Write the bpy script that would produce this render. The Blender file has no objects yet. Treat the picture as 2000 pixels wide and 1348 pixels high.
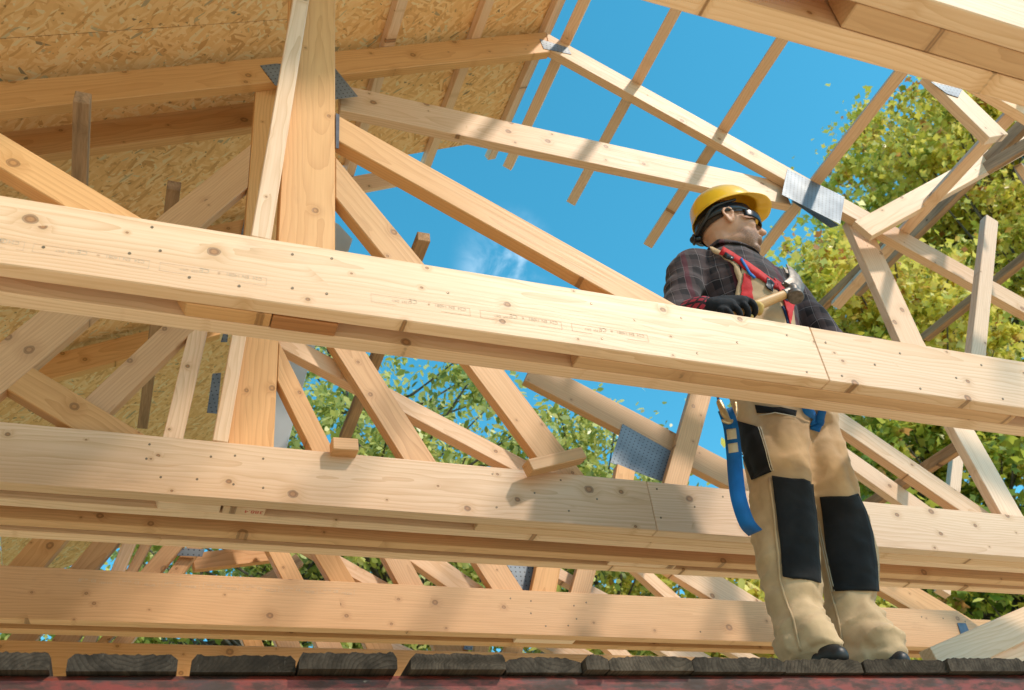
import bpy, bmesh, math, random
import numpy as np
from mathutils import Vector, Matrix, noise
rnd = random.Random(7)
sc = bpy.context.scene
COL = sc.collection
# ------------------------------------------------------------------ camera frame (origin = lens), world X along the trusses, Y depth, Z up
F = 1905.0
AX = Vector((5300, -731, -F)).normalized()
AZ = Vector((-345, 2464, -F)).normalized()
AY = AX.cross(AZ) * -1
AZ = AX.cross(AY)
GROUND = -1.6
def ray(px, py):
    r = Vector((px - 1000, 674 - py, -F)); return Vector((r.dot(AX), r.dot(AY), r.dot(AZ)))
def at(px, py, Y):
    r = ray(px, py); return r * (Y / r.y)
def atz(px, py, Z):
    r = ray(px, py); return r * (Z / r.z)
# ------------------------------------------------------------------ helpers
def tag(o, label=None, cat=None, group=None, kind=None):
    if label: o['label'] = label
    if cat: o['category'] = cat
    if group: o['group'] = group
    if kind: o['kind'] = kind
    return o
def empty(name, loc):
    o = bpy.data.objects.new(name, None); COL.objects.link(o); o.location = loc; o.empty_display_size = 0.1; return o
def link(name, me, mat, parent=None, M=None):
    o = bpy.data.objects.new(name, me); COL.objects.link(o)
    if mat is not None and not me.materials: me.materials.append(mat)
    M = M or Matrix.Identity(4)
    if parent is not None:
        o.parent = parent
        o.matrix_parent_inverse = Matrix.Identity(4)
        base = parent.get('_w'); pm = WORLD[parent.name]
        o.matrix_local = pm.inverted() @ M
    else:
        o.matrix_world = M
    WORLD[o.name] = M.copy()
    return o
WORLD = {}
def root(name, loc, label, cat, group=None):
    o = empty(name, loc); WORLD[o.name] = Matrix.Translation(loc); tag(o, label, cat, group); return o
def mesh_from(name, verts, faces, smooth=False):
    me = bpy.data.meshes.new(name); me.from_pydata([tuple(v) for v in verts], [], faces); me.update()
    if smooth: me.polygons.foreach_set('use_smooth', [True] * len(me.polygons))
    return me
def bev(me, w=0.0025, seg=1):
    bm = bmesh.new(); bm.from_mesh(me)
    bmesh.ops.recalc_face_normals(bm, faces=bm.faces)
    if w > 0: bmesh.ops.bevel(bm, geom=bm.edges[:] , offset=w, segments=seg, profile=0.5, affect='EDGES', clamp_overlap=True)
    bm.to_mesh(me); bm.free(); me.update(); return me
def prism(name, poly, Y0, t, ang, mat, parent=None, w=0.0025):
    """outline in the X-Z plane, extruded from Y0 to Y0+t; local x runs along the timber"""
    cx = sum(p[0] for p in poly) / len(poly); cz = sum(p[1] for p in poly) / len(poly)
    M = Matrix.Translation((cx, Y0 + t / 2, cz)) @ Matrix.Rotation(-ang, 4, 'Y'); Mi = M.inverted()
    n = len(poly)
    v = [Mi @ Vector((p[0], Y0, p[1])) for p in poly] + [Mi @ Vector((p[0], Y0 + t, p[1])) for p in poly]
    f = [list(range(n)), list(range(2 * n - 1, n - 1, -1))] + [[i, (i + 1) % n + 0, (i + 1) % n + n, i + n] for i in range(n)]
    me = bev(mesh_from(name, v, f), w)
    return link(name, me, mat, parent, M)
def clipx(poly, x, keep):
    out = []
    for a, b in zip(poly, poly[1:] + poly[:1]):
        ia = (a[0] - x) * keep >= 0; ib = (b[0] - x) * keep >= 0
        if ia: out.append(a)
        if ia != ib:
            t = (x - a[0]) / (b[0] - a[0]); out.append((x, a[1] + (b[1] - a[1]) * t))
    return out
NM = [0]
def member(name, Y, t, T, B, mat, parent=None, e0=0.0, e1=0.0, w=0.0025, dy=0.0, cut0=0.0, cut1=0.0, cl=None):
    """timber lying in a truss plane, from points of its upper and lower front edges"""
    a, b = at(*T[0], Y), at(*T[1], Y)
    d = Vector((b.x - a.x, b.z - a.z)); L = d.length; d /= L; nrm = Vector((-d.y, d.x))
    if nrm.y < 0: nrm = -nrm
    ws = [-(Vector((at(*q, Y).x - a.x, at(*q, Y).z - a.z))).dot(nrm) for q in B]
    wd = sum(ws) / len(ws)
    a2 = Vector((a.x, a.z)) - d * e0; b2 = Vector((b.x, b.z)) + d * e1
    poly = [tuple(q) for q in (a2, b2, b2 - nrm * wd + d * cut1, a2 - nrm * wd - d * cut0)]
    if cl: poly = clipx(poly, *cl)
    NM[0] += 1; dy += (NM[0] % 5) * .0006
    return prism(name, poly, Y + dy, t, math.atan2(d.y, d.x), mat, parent, w)
def beam(name, P0, P1, up, w, t, mat, parent=None, bw=0.0025):
    """timber between any two points: w across 'up' side, t the other way; centre line P0-P1"""
    P0 = Vector(P0); P1 = Vector(P1); x = (P1 - P0).normalized(); z = (Vector(up) - x * Vector(up).dot(x)).normalized(); y = z.cross(x)
    M = Matrix.Translation((P0 + P1) / 2) @ Matrix((x, y, z)).transposed().to_4x4()
    l = (P1 - P0).length / 2; t2 = t / 2; w2 = w / 2
    v = [(sx * l, sy * t2, sz * w2) for sx in (-1, 1) for sy in (-1, 1) for sz in (-1, 1)]
    f = [(0, 1, 3, 2), (4, 6, 7, 5), (0, 4, 5, 1), (2, 3, 7, 6), (0, 2, 6, 4), (1, 5, 7, 3)]
    return link(name, bev(mesh_from(name, v, f), bw), mat, parent, M)
# ------------------------------------------------------------------ material node kit
class NT:
    def __init__(s, name):
        s.m = bpy.data.materials.new(name); s.m.use_nodes = True; s.t = s.m.node_tree; s.t.nodes.clear()
        s.out = s.n('ShaderNodeOutputMaterial')
    def n(s, ty, **kw):
        x = s.t.nodes.new(ty)
        for k, v in kw.items(): setattr(x, k, v)
        return x
    def l(s, a, b): s.t.links.new(a, b)
    def val(s, sock, v):
        if isinstance(v, bpy.types.NodeSocket): s.l(v, sock)
        else: sock.default_value = v
    def math(s, op, a, b=0.0, c=None, clamp=False):
        x = s.n('ShaderNodeMath', operation=op, use_clamp=clamp); s.val(x.inputs[0], a); s.val(x.inputs[1], b)
        if c is not None: s.val(x.inputs[2], c)
        return x.outputs[0]
    def vmath(s, op, a, b=None, scale=None):
        x = s.n('ShaderNodeVectorMath', operation=op); s.val(x.inputs[0], a)
        if b is not None: s.val(x.inputs[1], b)
        if scale is not None: s.val(x.inputs[3], scale)
        return x.outputs[0]
    def noise(s, v, scale, det=2.0, rough=0.5, dist=0.0, out='Fac'):
        x = s.n('ShaderNodeTexNoise'); s.val(x.inputs['Vector'], v); s.val(x.inputs['Scale'], scale); x.inputs['Detail'].default_value = det
        x.inputs['Roughness'].default_value = rough; x.inputs['Distortion'].default_value = dist; return x.outputs[out]
    def ramp(s, f, stops, interp='LINEAR'):
        x = s.n('ShaderNodeValToRGB'); x.color_ramp.interpolation = interp; s.val(x.inputs[0], f)
        el = x.color_ramp.elements
        while len(el) < len(stops): el.new(0.5)
        for e, (p, c) in zip(el, stops):
            e.position = p; e.color = c if len(c) == 4 else (*c, 1)
        return x.outputs[0]
    def mix(s, f, a, b, mode='MIX'):
        x = s.n('ShaderNodeMix', data_type='RGBA', blend_type=mode); s.val(x.inputs[0], f); s.val(x.inputs[6], a); s.val(x.inputs[7], b); return x.outputs[2]
    def maprange(s, v, a, b, c=0.0, d=1.0, smooth=True):
        x = s.n('ShaderNodeMapRange'); x.interpolation_type = 'SMOOTHSTEP' if smooth else 'LINEAR'
        s.val(x.inputs[0], v); x.inputs[1].default_value = a; x.inputs[2].default_value = b; x.inputs[3].default_value = c; x.inputs[4].default_value = d; return x.outputs[0]
    def bump(s, h, strength=0.3, dist=0.002):
        x = s.n('ShaderNodeBump'); x.inputs['Strength'].default_value = strength; x.inputs['Distance'].default_value = dist; s.l(h, x.inputs['Height']); return x.outputs[0]
    def bsdf(s, col, rough=0.5, normal=None, spec=0.4, metal=0.0, **kw):
        x = s.n('ShaderNodeBsdfPrincipled'); s.val(x.inputs['Base Color'], col if isinstance(col, bpy.types.NodeSocket) else (*col, 1))
        s.val(x.inputs['Roughness'], rough); x.inputs['Specular IOR Level'].default_value = spec; x.inputs['Metallic'].default_value = metal
        if normal is not None: s.l(normal, x.inputs['Normal'])
        for k, v in kw.items(): s.val(x.inputs[k], v)
        s.l(x.outputs[0], s.out.inputs[0]); return x
def timber(name, pale, late, knotc, ringf=95.0, rough=0.47, hue=0.10, knots=1.0, spec=0.4, weather=False):
    s = NT(name)
    tc = s.n('ShaderNodeTexCoord').outputs['Object']
    rd = s.n('ShaderNodeObjectInfo').outputs['Random']
    off = s.n('ShaderNodeCombineXYZ'); s.l(s.math('MULTIPLY', rd, 57.3), off.inputs[0]); s.l(s.math('MULTIPLY', rd, 23.7), off.inputs[1]); s.l(s.math('MULTIPLY', rd, 41.1), off.inputs[2])
    p = s.vmath('ADD', tc, off.outputs[0])
    # knots: spikes running outwards through the board, one grid cell every ~35 cm
    ks = s.vmath('MULTIPLY', p, (4.4, 0.9, 10.5))
    v = s.n('ShaderNodeTexVoronoi', feature='F1'); s.l(ks, v.inputs['Vector']); v.inputs['Scale'].default_value = 1.0; v.inputs['Randomness'].default_value = 0.85
    dv = s.vmath('SUBTRACT', ks, v.outputs['Position'])
    sp = s.n('ShaderNodeSeparateXYZ'); s.l(dv, sp.inputs[0])
    dx = s.math('DIVIDE', sp.outputs[0], 4.4); dz = s.math('DIVIDE', sp.outputs[2], 10.5)
    r = s.math('SQRT', s.math('ADD', s.math('MULTIPLY', s.math('MULTIPLY', dx, dx), 0.75), s.math('MULTIPLY', dz, dz)))
    sc3 = s.n('ShaderNodeSeparateColor'); s.l(v.outputs['Color'], sc3.inputs[0])
    on = s.math('LESS_THAN', sc3.outputs[0], 0.62 * knots)
    size = s.math('MULTIPLY_ADD', s.math('POWER', sc3.outputs[1], 2.0), 0.0105, 0.0026)
    rn = s.math('DIVIDE', r, size)
    wob = s.noise(s.vmath('SCALE', p, scale=1.0), 60.0, 2)
    rn2 = s.math('ADD', rn, s.math('MULTIPLY_ADD', wob, 0.5, -0.25))
    core = s.math('MULTIPLY', s.maprange(rn2, 0.75, 1.1, 1.0, 0.0), on)
    halo = s.math('MULTIPLY', s.maprange(rn, 0.8, 4.5, 1.0, 0.0), on)
    # grain: growth rings about a pith off to one side, slow drift along the length, bent round each knot
    st = s.vmath('MULTIPLY', p, (1.3, 6.0, 6.0))
    drift = s.noise(st, 0.9, 3.0, 0.55)
    sx = s.n('ShaderNodeSeparateXYZ'); s.l(tc, sx.inputs[0])
    py = s.math('ADD', sx.outputs[1], s.math('MULTIPLY_ADD', rd, 0.10, 0.02))
    pz = s.math('ADD', sx.outputs[2], s.math('MULTIPLY_ADD', s.math('FRACT', s.math('MULTIPLY', rd, 7.77)), 0.16, -0.08))
    rad = s.math('SQRT', s.math('ADD', s.math('MULTIPLY', py, py), s.math('MULTIPLY', pz, pz)))
    bend = s.math('MULTIPLY', s.math('MULTIPLY', halo, halo), 0.012)
    ph = s.math('ADD', s.math('ADD', rad, s.math('MULTIPLY', drift, 0.085)), bend)
    w = s.math('FRACT', s.math('MULTIPLY', ph, ringf))
    band = s.math('POWER', w, 2.6)
    knr = s.math('MULTIPLY', s.math('SINE', s.math('MULTIPLY', rn, 6.0)), 0.5)
    fine = s.noise(s.vmath('MULTIPLY', p, (4.0, 160.0, 160.0)), 1.0, 3.0, 0.6)
    blotch = s.noise(s.vmath('MULTIPLY', p, (1.1, 5.0, 5.0)), 1.0, 2.0)
    vis = s.math('MULTIPLY_ADD', blotch, 0.75, 0.12)
    c = s.mix(s.math('MULTIPLY', band, vis), (*pale, 1), (*late, 1))
    c = s.mix(s.math('MULTIPLY', s.maprange(fine, 0.35, 0.75, 0, 1), 0.30), c, (*late, 1))
    warm = tuple(x * y for x, y in zip(late, (1.05, 0.98, 0.9)))
    c = s.mix(s.math('MULTIPLY', s.maprange(s.noise(s.vmath('MULTIPLY', p, (0.5, 2.0, 4.0)), 1.0, 1.0), 0.45, 0.75, 0, 1), 0.28), c, (*warm, 1))
    c = s.mix(s.math('MULTIPLY', halo, 0.5), c, (*late, 1))
    kc = s.mix(s.math('ADD', knr, 0.5), (*knotc, 1), (*[k * 1.9 for k in knotc], 1))
    c = s.mix(s.math('MULTIPLY', core, 0.88), c, kc)
    ring = s.math('MULTIPLY', s.math('MULTIPLY', s.maprange(s.math('ABSOLUTE', s.math('SUBTRACT', rn2, 1.05)), 0.0, 0.22, 1, 0), on), 0.6)
    c = s.mix(ring, c, (*[k * 0.55 for k in knotc], 1))
    # board to board difference
    hs = s.n('ShaderNodeHueSaturation'); s.l(c, hs.inputs['Color'])
    r2 = s.math('FRACT', s.math('MULTIPLY', rd, 13.13))
    s.l(s.math('MULTIPLY_ADD', r2, hue * 2, 1.0 - hue), hs.inputs['Value']); s.l(s.math('MULTIPLY_ADD', rd, 0.16, 0.96), hs.inputs['Saturation'])
    c = hs.outputs[0]
    dirt = s.noise(s.vmath('ADD', s.vmath('MULTIPLY', p, (2.2, 7.0, 7.0)), (3, 8, 1)), 1.0, 5.0, 0.7)
    c = s.mix(s.maprange(dirt, 0.60, 0.78, 0, 0.30), c, (*[k * .55 for k in late], 1))
    if weather:
        g = s.noise(s.vmath('MULTIPLY', p, (3.0, 30.0, 30.0)), 1.0, 4.0, 0.65)
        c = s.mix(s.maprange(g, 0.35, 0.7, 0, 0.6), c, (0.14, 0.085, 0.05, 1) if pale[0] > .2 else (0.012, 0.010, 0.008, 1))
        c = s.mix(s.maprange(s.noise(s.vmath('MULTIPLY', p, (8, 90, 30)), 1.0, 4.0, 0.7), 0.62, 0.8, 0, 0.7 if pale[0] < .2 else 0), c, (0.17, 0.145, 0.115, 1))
    h = s.math('ADD', s.math('MULTIPLY', band, 0.4), s.math('MULTIPLY', fine, 0.6))
    h = s.math('SUBTRACT', h, s.math('MULTIPLY', core, 0.6))
    rr = s.math('MULTIPLY_ADD', fine, 0.25, rough - 0.1)
    s.bsdf(c, rr, s.bump(h, 0.35, 0.0012), spec)
    return s.m
M = {}
M['spruce'] = timber('spruce', (0.83, 0.575, 0.385), (0.58, 0.335, 0.17), (0.22, 0.105, 0.045))
M['spruce_shaded'] = timber('spruce_warm_shaded', (0.69, 0.39, 0.185), (0.47, 0.23, 0.09), (0.24, 0.115, 0.045))  # warmer timber tone, darkened further to put the webs' shade into the colour
M['stained'] = timber('stained_spruce', (0.45, 0.20, 0.085), (0.30, 0.12, 0.05), (0.15, 0.06, 0.03))
M['old'] = timber('weathered', (0.52, 0.33, 0.20), (0.33, 0.19, 0.105), (0.08, 0.045, 0.03), rough=0.75, spec=0.2, weather=True)
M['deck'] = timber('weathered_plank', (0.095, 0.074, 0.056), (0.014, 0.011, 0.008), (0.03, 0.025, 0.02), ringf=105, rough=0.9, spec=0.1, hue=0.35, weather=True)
def osb_mat():
    s = NT('strand_board'); tc = s.n('ShaderNodeTexCoord').outputs['Object']
    rd = s.n('ShaderNodeObjectInfo').outputs['Random']
    p0 = s.vmath('ADD', tc, (3.1, 1.7, 9.0))
    cols = None; dark = None; hh = None
    for k, (a, sx, sy, seed, rot) in enumerate(((1, 14, 66, 0.0, 0.35), (1, 17, 80, 7.3, 1.2), (1, 14, 60, 19.1, -0.6), (1, 22, 100, 31.7, 2.2))):
        mp = s.n('ShaderNodeMapping'); s.l(p0, mp.inputs[0]); mp.inputs['Rotation'].default_value = (0, 0, rot); 
        warp = s.vmath('ADD', mp.outputs[0], s.vmath('SCALE', s.noise(mp.outputs[0], 5.0, 1.0, out='Color'), scale=0.04))
        q = s.vmath('MULTIPLY', warp, (sx, sy, 0.0)); q = s.vmath('ADD', q, (seed, seed, 0))
        v = s.n('ShaderNodeTexVoronoi', feature='F1'); v.voronoi_dimensions = '2D'; s.l(q, v.inputs['Vector']); v.inputs['Scale'].default_value = 1
        scn = s.n('ShaderNodeSeparateColor'); s.l(v.outputs['Color'], scn.inputs[0])
        c = s.ramp(scn.outputs[0], [(0.0, (0.60, 0.32, 0.12)), (0.2, (0.76, 0.43, 0.175)), (0.55, (0.84, 0.51, 0.225)), (0.85, (0.88, 0.59, 0.30)), (0.975, (0.80, 0.62, 0.36)), (1.0, (0.26, 0.18, 0.10))])
        h = scn.outputs[2]
        if cols is None: cols, hh = c, h
        else:
            m = s.math('GREATER_THAN', scn.outputs[1], (0, .5, .66, .74)[k])
            cols = s.mix(m, cols, c)
            mm = s.n('ShaderNodeMix'); s.l(m, mm.inputs[0]); s.l(hh, mm.inputs[2]); s.l(h, mm.inputs[3]); hh = mm.outputs[0]
    fl = s.noise(s.vmath('MULTIPLY', p0, (40, 40, 0)), 1.0, 3.0)
    cols = s.mix(s.maprange(fl, 0.63, 0.75, 0, 0.75), cols, (0.12, 0.075, 0.035, 1))
    hs = s.n('ShaderNodeHueSaturation'); s.l(cols, hs.inputs['Color']); s.l(s.math('MULTIPLY_ADD', rd, 0.16, 0.92), hs.inputs['Value'])
    s.bsdf(hs.outputs[0], 0.55, s.bump(hh, 0.35, 0.0015), 0.3); return s.m
M['osb'] = osb_mat()
def plate_mat():
    s = NT('punched_zinc'); tc = s.n('ShaderNodeTexCoord').outputs['Object']
    q = s.vmath('MULTIPLY', tc, (1 / 0.021, 0.0, 1 / 0.021))
    fr = s.vmath('SUBTRACT', s.vmath('FRACTION', q), (0.5, 0.0, 0.5)); fr = s.vmath('MULTIPLY', fr, (1, 0, 1))
    d = s.n('ShaderNodeVectorMath', operation='LENGTH'); s.l(fr, d.inputs[0])
    hole = s.maprange(d.outputs['Value'], 0.13, 0.19, 0.9, 0)
    n = s.noise(tc, 9, 3)
    c = s.mix(s.maprange(n, 0.3, 0.7, 0, 1), (0.22, 0.245, 0.27, 1), (0.16, 0.18, 0.205, 1)); c = s.mix(hole, c, (0.03, 0.03, 0.03, 1))
    x = s.bsdf(c, s.math('MULTIPLY_ADD', n, 0.2, 0.42), s.bump(s.math('SUBTRACT', 1.0, hole), 0.2, 0.0006), 0.5)
    s.l(s.math('MULTIPLY_ADD', hole, -0.35, 0.35), x.inputs['Metallic']); return s.m
M['plate'] = plate_mat()
def simple(name, col, rough=0.5, spec=0.4, metal=0.0, nscale=0, namt=0.2, bump=0.0, bscale=200, bdist=0.001, **kw):
    s = NT(name); tc = s.n('ShaderNodeTexCoord').outputs['Object']
    c = (*col, 1)
    if nscale:
        c = s.mix(s.maprange(s.noise(tc, nscale, 3), 0.3, 0.7, 0, 1), (*[x * (1 - namt) for x in col], 1), (*[min(1, x * (1 + namt)) for x in col], 1))
    else:
        x = s.n('ShaderNodeRGB'); x.outputs[0].default_value = c; c = x.outputs[0]
    nm = s.bump(s.noise(tc, bscale, 3), bump, bdist) if bump else None
    s.bsdf(c, rough, nm, spec, metal, **kw); return s.m
M['screw'] = simple('zinc_screw', (0.20, 0.14, 0.08), 0.4, 0.5, 0.4)
M['ink'] = simple('grey_ink', (0.66, 0.49, 0.33), 0.6, 0.2)
M['redink'] = simple('red_ink', (0.55, 0.08, 0.05), 0.6, 0.2)
M['white_panel'] = simple('white_primed_panel', (0.50, 0.50, 0.50), 0.6, 0.3, nscale=8, namt=0.04)
M['strap'] = simple('dark_steel_strap', (0.09, 0.10, 0.12), 0.35, 0.5, 0.7, nscale=30)
def redpaint():
    s = NT('chipped_red_paint'); tc = s.n('ShaderNodeTexCoord').outputs['Object']
    p = s.vmath('MULTIPLY', tc, (0.35, 1.0, 1.0))
    n1 = s.noise(p, 38, 5, 0.65); n2 = s.noise(s.vmath('ADD', p, (5, 5, 5)), 24, 5, 0.6); n3 = s.noise(s.vmath('ADD', p, (11, 3, 5)), 14, 4, 0.6)
    c = s.mix(s.maprange(n1, 0.40, 0.60, 0, 1), (0.22, 0.034, 0.020, 1), (0.07, 0.028, 0.020, 1))
    c = s.mix(s.maprange(n2, 0.5, 0.62, 0, 0.9), c, (0.055, 0.032, 0.024, 1))
    c = s.mix(s.maprange(n3, 0.69, 0.71, 0, 0.7), c, (0.42, 0.33, 0.25, 1))
    s.bsdf(c, s.maprange(n1, 0.3, 0.7, 0.35, 0.8), s.bump(s.math('ADD', n1, n3), 0.6, 0.002), 0.4); return s.m
M['red'] = redpaint()
# ================================================================== roof timbers
ZB, ZT = 1.5, 1.698                     # underside and top of every ceiling chord
PLY = 0.044
def chord(name, Y, t, x0, x1, mat, parent, zb=ZB, zt=ZT, skew1=0.0):
    return prism(name, [(x0, zb), (x1 + skew1, zb), (x1, zt), (x0, zt)], Y, t, 0.0, mat, parent)
# --- nearest truss: only its ceiling chord crosses the top right corner
tN = root('roof_truss', (1.5, 0.71, ZB), 'nearest ceiling chord of doubled planks crossing the top right corner, with a sawn plank end', 'roof truss')
chord('bottom_chord', 0.641, 0.046, -0.6, 3.4, M['spruce'], tN)
xm = atz(1652, 40, ZB).x
chord('bottom_chord', 0.688, 0.052, xm, 3.4, M['spruce_shaded'], tN)
chord('bottom_chord', 0.742, 0.052, -0.6, 3.4, M['spruce'], tN)
# --- truss A (front)
TA = root('roof_truss', (0.3, 1.81, ZB), 'front roof truss, its long pale chord crossing the picture in front of the worker', 'roof truss', 'roof trusses')
yA = 1.740
xj = atz(1615, 750, ZB).x
cA = chord('bottom_chord', yA, PLY, -2.6, xj - 0.001, M['spruce'], TA)
cA2 = chord('bottom_chord', yA + 0.001, PLY, xj + 0.001, 4.2, M['spruce'], TA)
xs = atz(1128, 702, ZB).x; xe = atz(1965, 830, ZB).x
chord('bottom_chord', yA + 0.046, 0.047, xs, xe, M['spruce_shaded'], TA)
xb0, xb1, xb2 = atz(365, 590, ZB).x, atz(530, 625, ZB).x, atz(655, 650, ZB).x
chord('bottom_chord', 1.835, 0.047, -2.6, 4.2, M['spruce'], TA)
prism('packing_block', [(xb0, ZB - 0.001), (xb1 - .001, ZB - 0.001), (xb1 - .001, ZT - .03), (xb0 - 0.09, ZT - 0.03)], yA + 0.046, 0.046, 0.0, M['spruce_shaded'], TA)
prism('packing_block', [(xb1 + .001, ZB - 0.004), (xb2, ZB - 0.004), (xb2, ZT - .03), (xb1 + .001, ZT - 0.03)], yA + 0.046, 0.046, 0.0, M['stained'], TA)
yk = yA + .046
prism('king_post', [(0.237, ZB + .03), (0.380, ZB + .03), (0.380, 3.55), (0.237, 3.55)], yk, 0.045, math.pi / 2, M['spruce_shaded'], TA)
member('brace_board', yA, 0.043, ((490, 460), (572, 0)), ((527, 460), (607, 0)), M['spruce'], TA, 0.0, 0.6)
member('web', yA + 0.047, 0.045, ((660, 224), (1290, 577)), ((660, 274), (1200, 577)), M['spruce_shaded'], TA, 0.1, 0.14, cl=(.3815, 1))
member('web', yA + 0.05, 0.042, ((660, 310), (830, 515)), ((660, 383), (744, 500)), M['spruce_shaded'], TA, 0.2, 0.12, cl=(.3815, 1))
member('web', yA + 0.047, 0.045, ((0, 257), (281, 427)), ((0, 333), (137, 401)), M['spruce_shaded'], TA, 0.9, 0.10)
# right end of truss A: rafter foot, plate and strut up in the corner
member('web', yA + 0.047, 0.045, ((1880, 175), (1970, 262)), ((1842, 180), (1942, 277)), M['spruce'], TA, 0.12, 0.0)
member('rafter', yA + 0.047, 0.045, ((1920, 148), (2000, 196)), ((1905, 160), (2000, 228)), M['spruce'], TA, 0.12, 0.9)
# --- truss B
TB = root('roof_truss', (0.3, 2.75, ZB), 'second roof truss behind the worker, with ridge, level collar tie and middle chord', 'roof truss', 'roof trusses')
yB = 2.660
xjB = atz(1280, 1041, ZB).x
cB = chord('bottom_chord', yB, PLY, -2.8, xjB - .001, M['spruce'], TB)
cB2 = chord('bottom_chord', yB + .001, PLY, xjB + .001, 6.0, M['spruce'], TB)
chord('bottom_chord', 2.750, PLY, -2.8, 6.0, M['spruce'], TB)
xsB = atz(940, 1015, ZB).x
chord('bottom_chord', 2.706, PLY - .001, xsB, 6.0, M['spruce'], TB)
prism('packing_block', [(atz(310, 978, ZB).x, ZB), (atz(432, 988, ZB).x, ZB), (atz(432, 988, ZB).x, ZT - .02), (atz(310, 978, ZB).x - .07, ZT - .02)], 2.706, PLY - .001, 0, M['spruce'], TB)
blkB = prism('packing_block', [(atz(437, 988, ZB).x, ZB - .001), (atz(520, 994, ZB).x, ZB - .001), (atz(520, 994, ZB).x, ZT - .02), (atz(437, 988, ZB).x, ZT - .02)], 2.706, PLY - .001, 0, M['spruce'], TB)
chord('bottom_chord', 2.868, PLY, -2.8, 6.0, M['spruce_shaded'], TB)
chord('bottom_chord', 2.944, PLY, -2.8, 6.0, M['spruce'], TB)
prism('packing_block', [(atz(1190, 1100, ZB).x, ZB + .001), (atz(1320, 1108, ZB).x, ZB + .001), (atz(1320, 1108, ZB).x, ZT), (atz(1190, 1100, ZB).x, ZT)], 2.913, 0.03, 0, M['spruce'], TB)
# ridge, rafters, collar
apx = (1.69, 4.425)
ra = math.radians(28.0); tn = math.tan(ra)
lb = 0.148
def rafterL(Y, t, x0, x1, mat, parent, C=3.535, dep=0.165):
    return prism('rafter', [(x0, C + .532 * x0), (x1, C + .532 * x1), (x1, C + .532 * x1 - dep), (x0, C + .532 * x0 - dep)], Y, t, ra, mat, parent)
def rafterR(Y, t, x0, x1, mat, parent, C=5.33, dep=0.165):
    return prism('rafter', [(x0, C - .532 * x0), (x1, C - .532 * x1), (x1, C - .532 * x1 - dep), (x0, C - .532 * x0 - dep)], Y, t, -ra, mat, parent)
rafterL(yB, 0.046, -4.0, apx[0] - .001, M['spruce_shaded'], TB, dep=0.175)
rafterR(yB, 0.046, apx[0] + .001, 6.5, M['spruce'], TB, dep=0.150)
member('collar_tie', yB, 0.046, ((668, 148), (1540, 343)), ((668, 195), (1530, 385)), M['spruce'], TB, -0.002, -0.01, w=0.002, dy=0.0465)
prism('king_post', [(0.235, ZT + .002), (0.378, ZT + .002), (0.378, 3.61), (0.235, 3.56)], yB + 0.0465, 0.045, math.pi / 2, M['spruce_shaded'], TB)
member('brace_board', yB, 0.044, ((415, 860), (452, 660)), ((447, 860), (480, 660)), M['spruce'], TB, 0.0, 0.25, dy=-0.002)
member('web', yB + .0465, 0.045, ((0, 678), (270, 840)), ((0, 756), (150, 836)), M['spruce_shaded'], TB, 0.9, 0.10)
member('web', yB + .0465, 0.045, ((0, 668), (502, 272)), ((0, 780), (499, 346)), M['spruce_shaded'], TB, 0.3, 0.1, cl=(.2335, -1))
member('rafter', 2.944, 0.045, ((0, 255), (505, 195)), ((76, 304), (506, 245)), M['spruce_shaded'], TB, 3.0, 0.05)
member('web', yB + .0955, 0.045, ((169, 775), (317, 636)), ((216, 807), (376, 645)), M['spruce_shaded'], TB, 0.17, 0.40)
member('web', yB + .0465, 0.045, ((546, 668), (652, 880)), ((546, 757), (612, 880)), M['spruce_shaded'], TB, 0.2, 0.08, cl=(.3795, 1))
member('web', yB + .0955, 0.045, ((600, 672), (1042, 905)), ((556, 672), (930, 890)), M['spruce'], TB, 0.3, 0.12, cl=(.3795, 1))
member('web', yB + .0465, 0.045, ((716, 690), (848, 895)), ((654, 684), (785, 892)), M['spruce_shaded'], TB, 0.35, 0.08)
member('web', yB + .0465, 0.045, ((986, 724), (1120, 900)), ((918, 716), (1046, 890)), M['spruce_shaded'], TB, 0.3, 0.08)
member('web', yB + .0465, 0.045, ((1700, 440), (1805, 668)), ((1655, 440), (1757, 655)), M['spruce'], TB, 0.0, 0.4)
member('web', yB + .0465, 0.045, ((1908, 847), (2000, 1008)), ((1866, 842), (1956, 1003)), M['spruce'], TB, 0.6, 0.05)
member('web', yB + .0955, 0.045, ((1640, 800), (1925, 995)), ((1632, 834), (1880, 995)), M['spruce'], TB, 0.5, 0.10)
# --- truss C
TC = root('roof_truss', (0.3, 3.66, ZB), 'third roof truss, printed stamps along its chord, dark steel strap at its right end', 'roof truss', 'roof trusses')
yC = 3.600
xcE = at(1872, 1199, yC).x
cC = prism('bottom_chord', [(-3.2, ZB), (xcE + .03, ZB), (xcE + .13, ZB + .10), (xcE, ZT), (-3.2, ZT)], yC, PLY, 0, M['spruce_shaded'], TC)
chord('bottom_chord', 3.689, PLY, -3.2, xcE + .3, M['spruce_shaded'], TC, skew1=.2)
prism('packing_block', [(atz(1010, 1247, ZB).x, ZB + .001), (atz(1125, 1252, ZB).x, ZB + .001), (atz(1125, 1252, ZB).x, ZT), (atz(1010, 1247, ZB).x, ZT)], 3.645, .043, 0, M['spruce'], TC)
def cm(T, B, mat='spruce_shaded', dy=0.0, e1=0.25, up=True, e0=0.06, Y=3.645):
    return member('web', Y + dy, 0.043, T, B, M[mat], TC, e0, e1)
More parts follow.
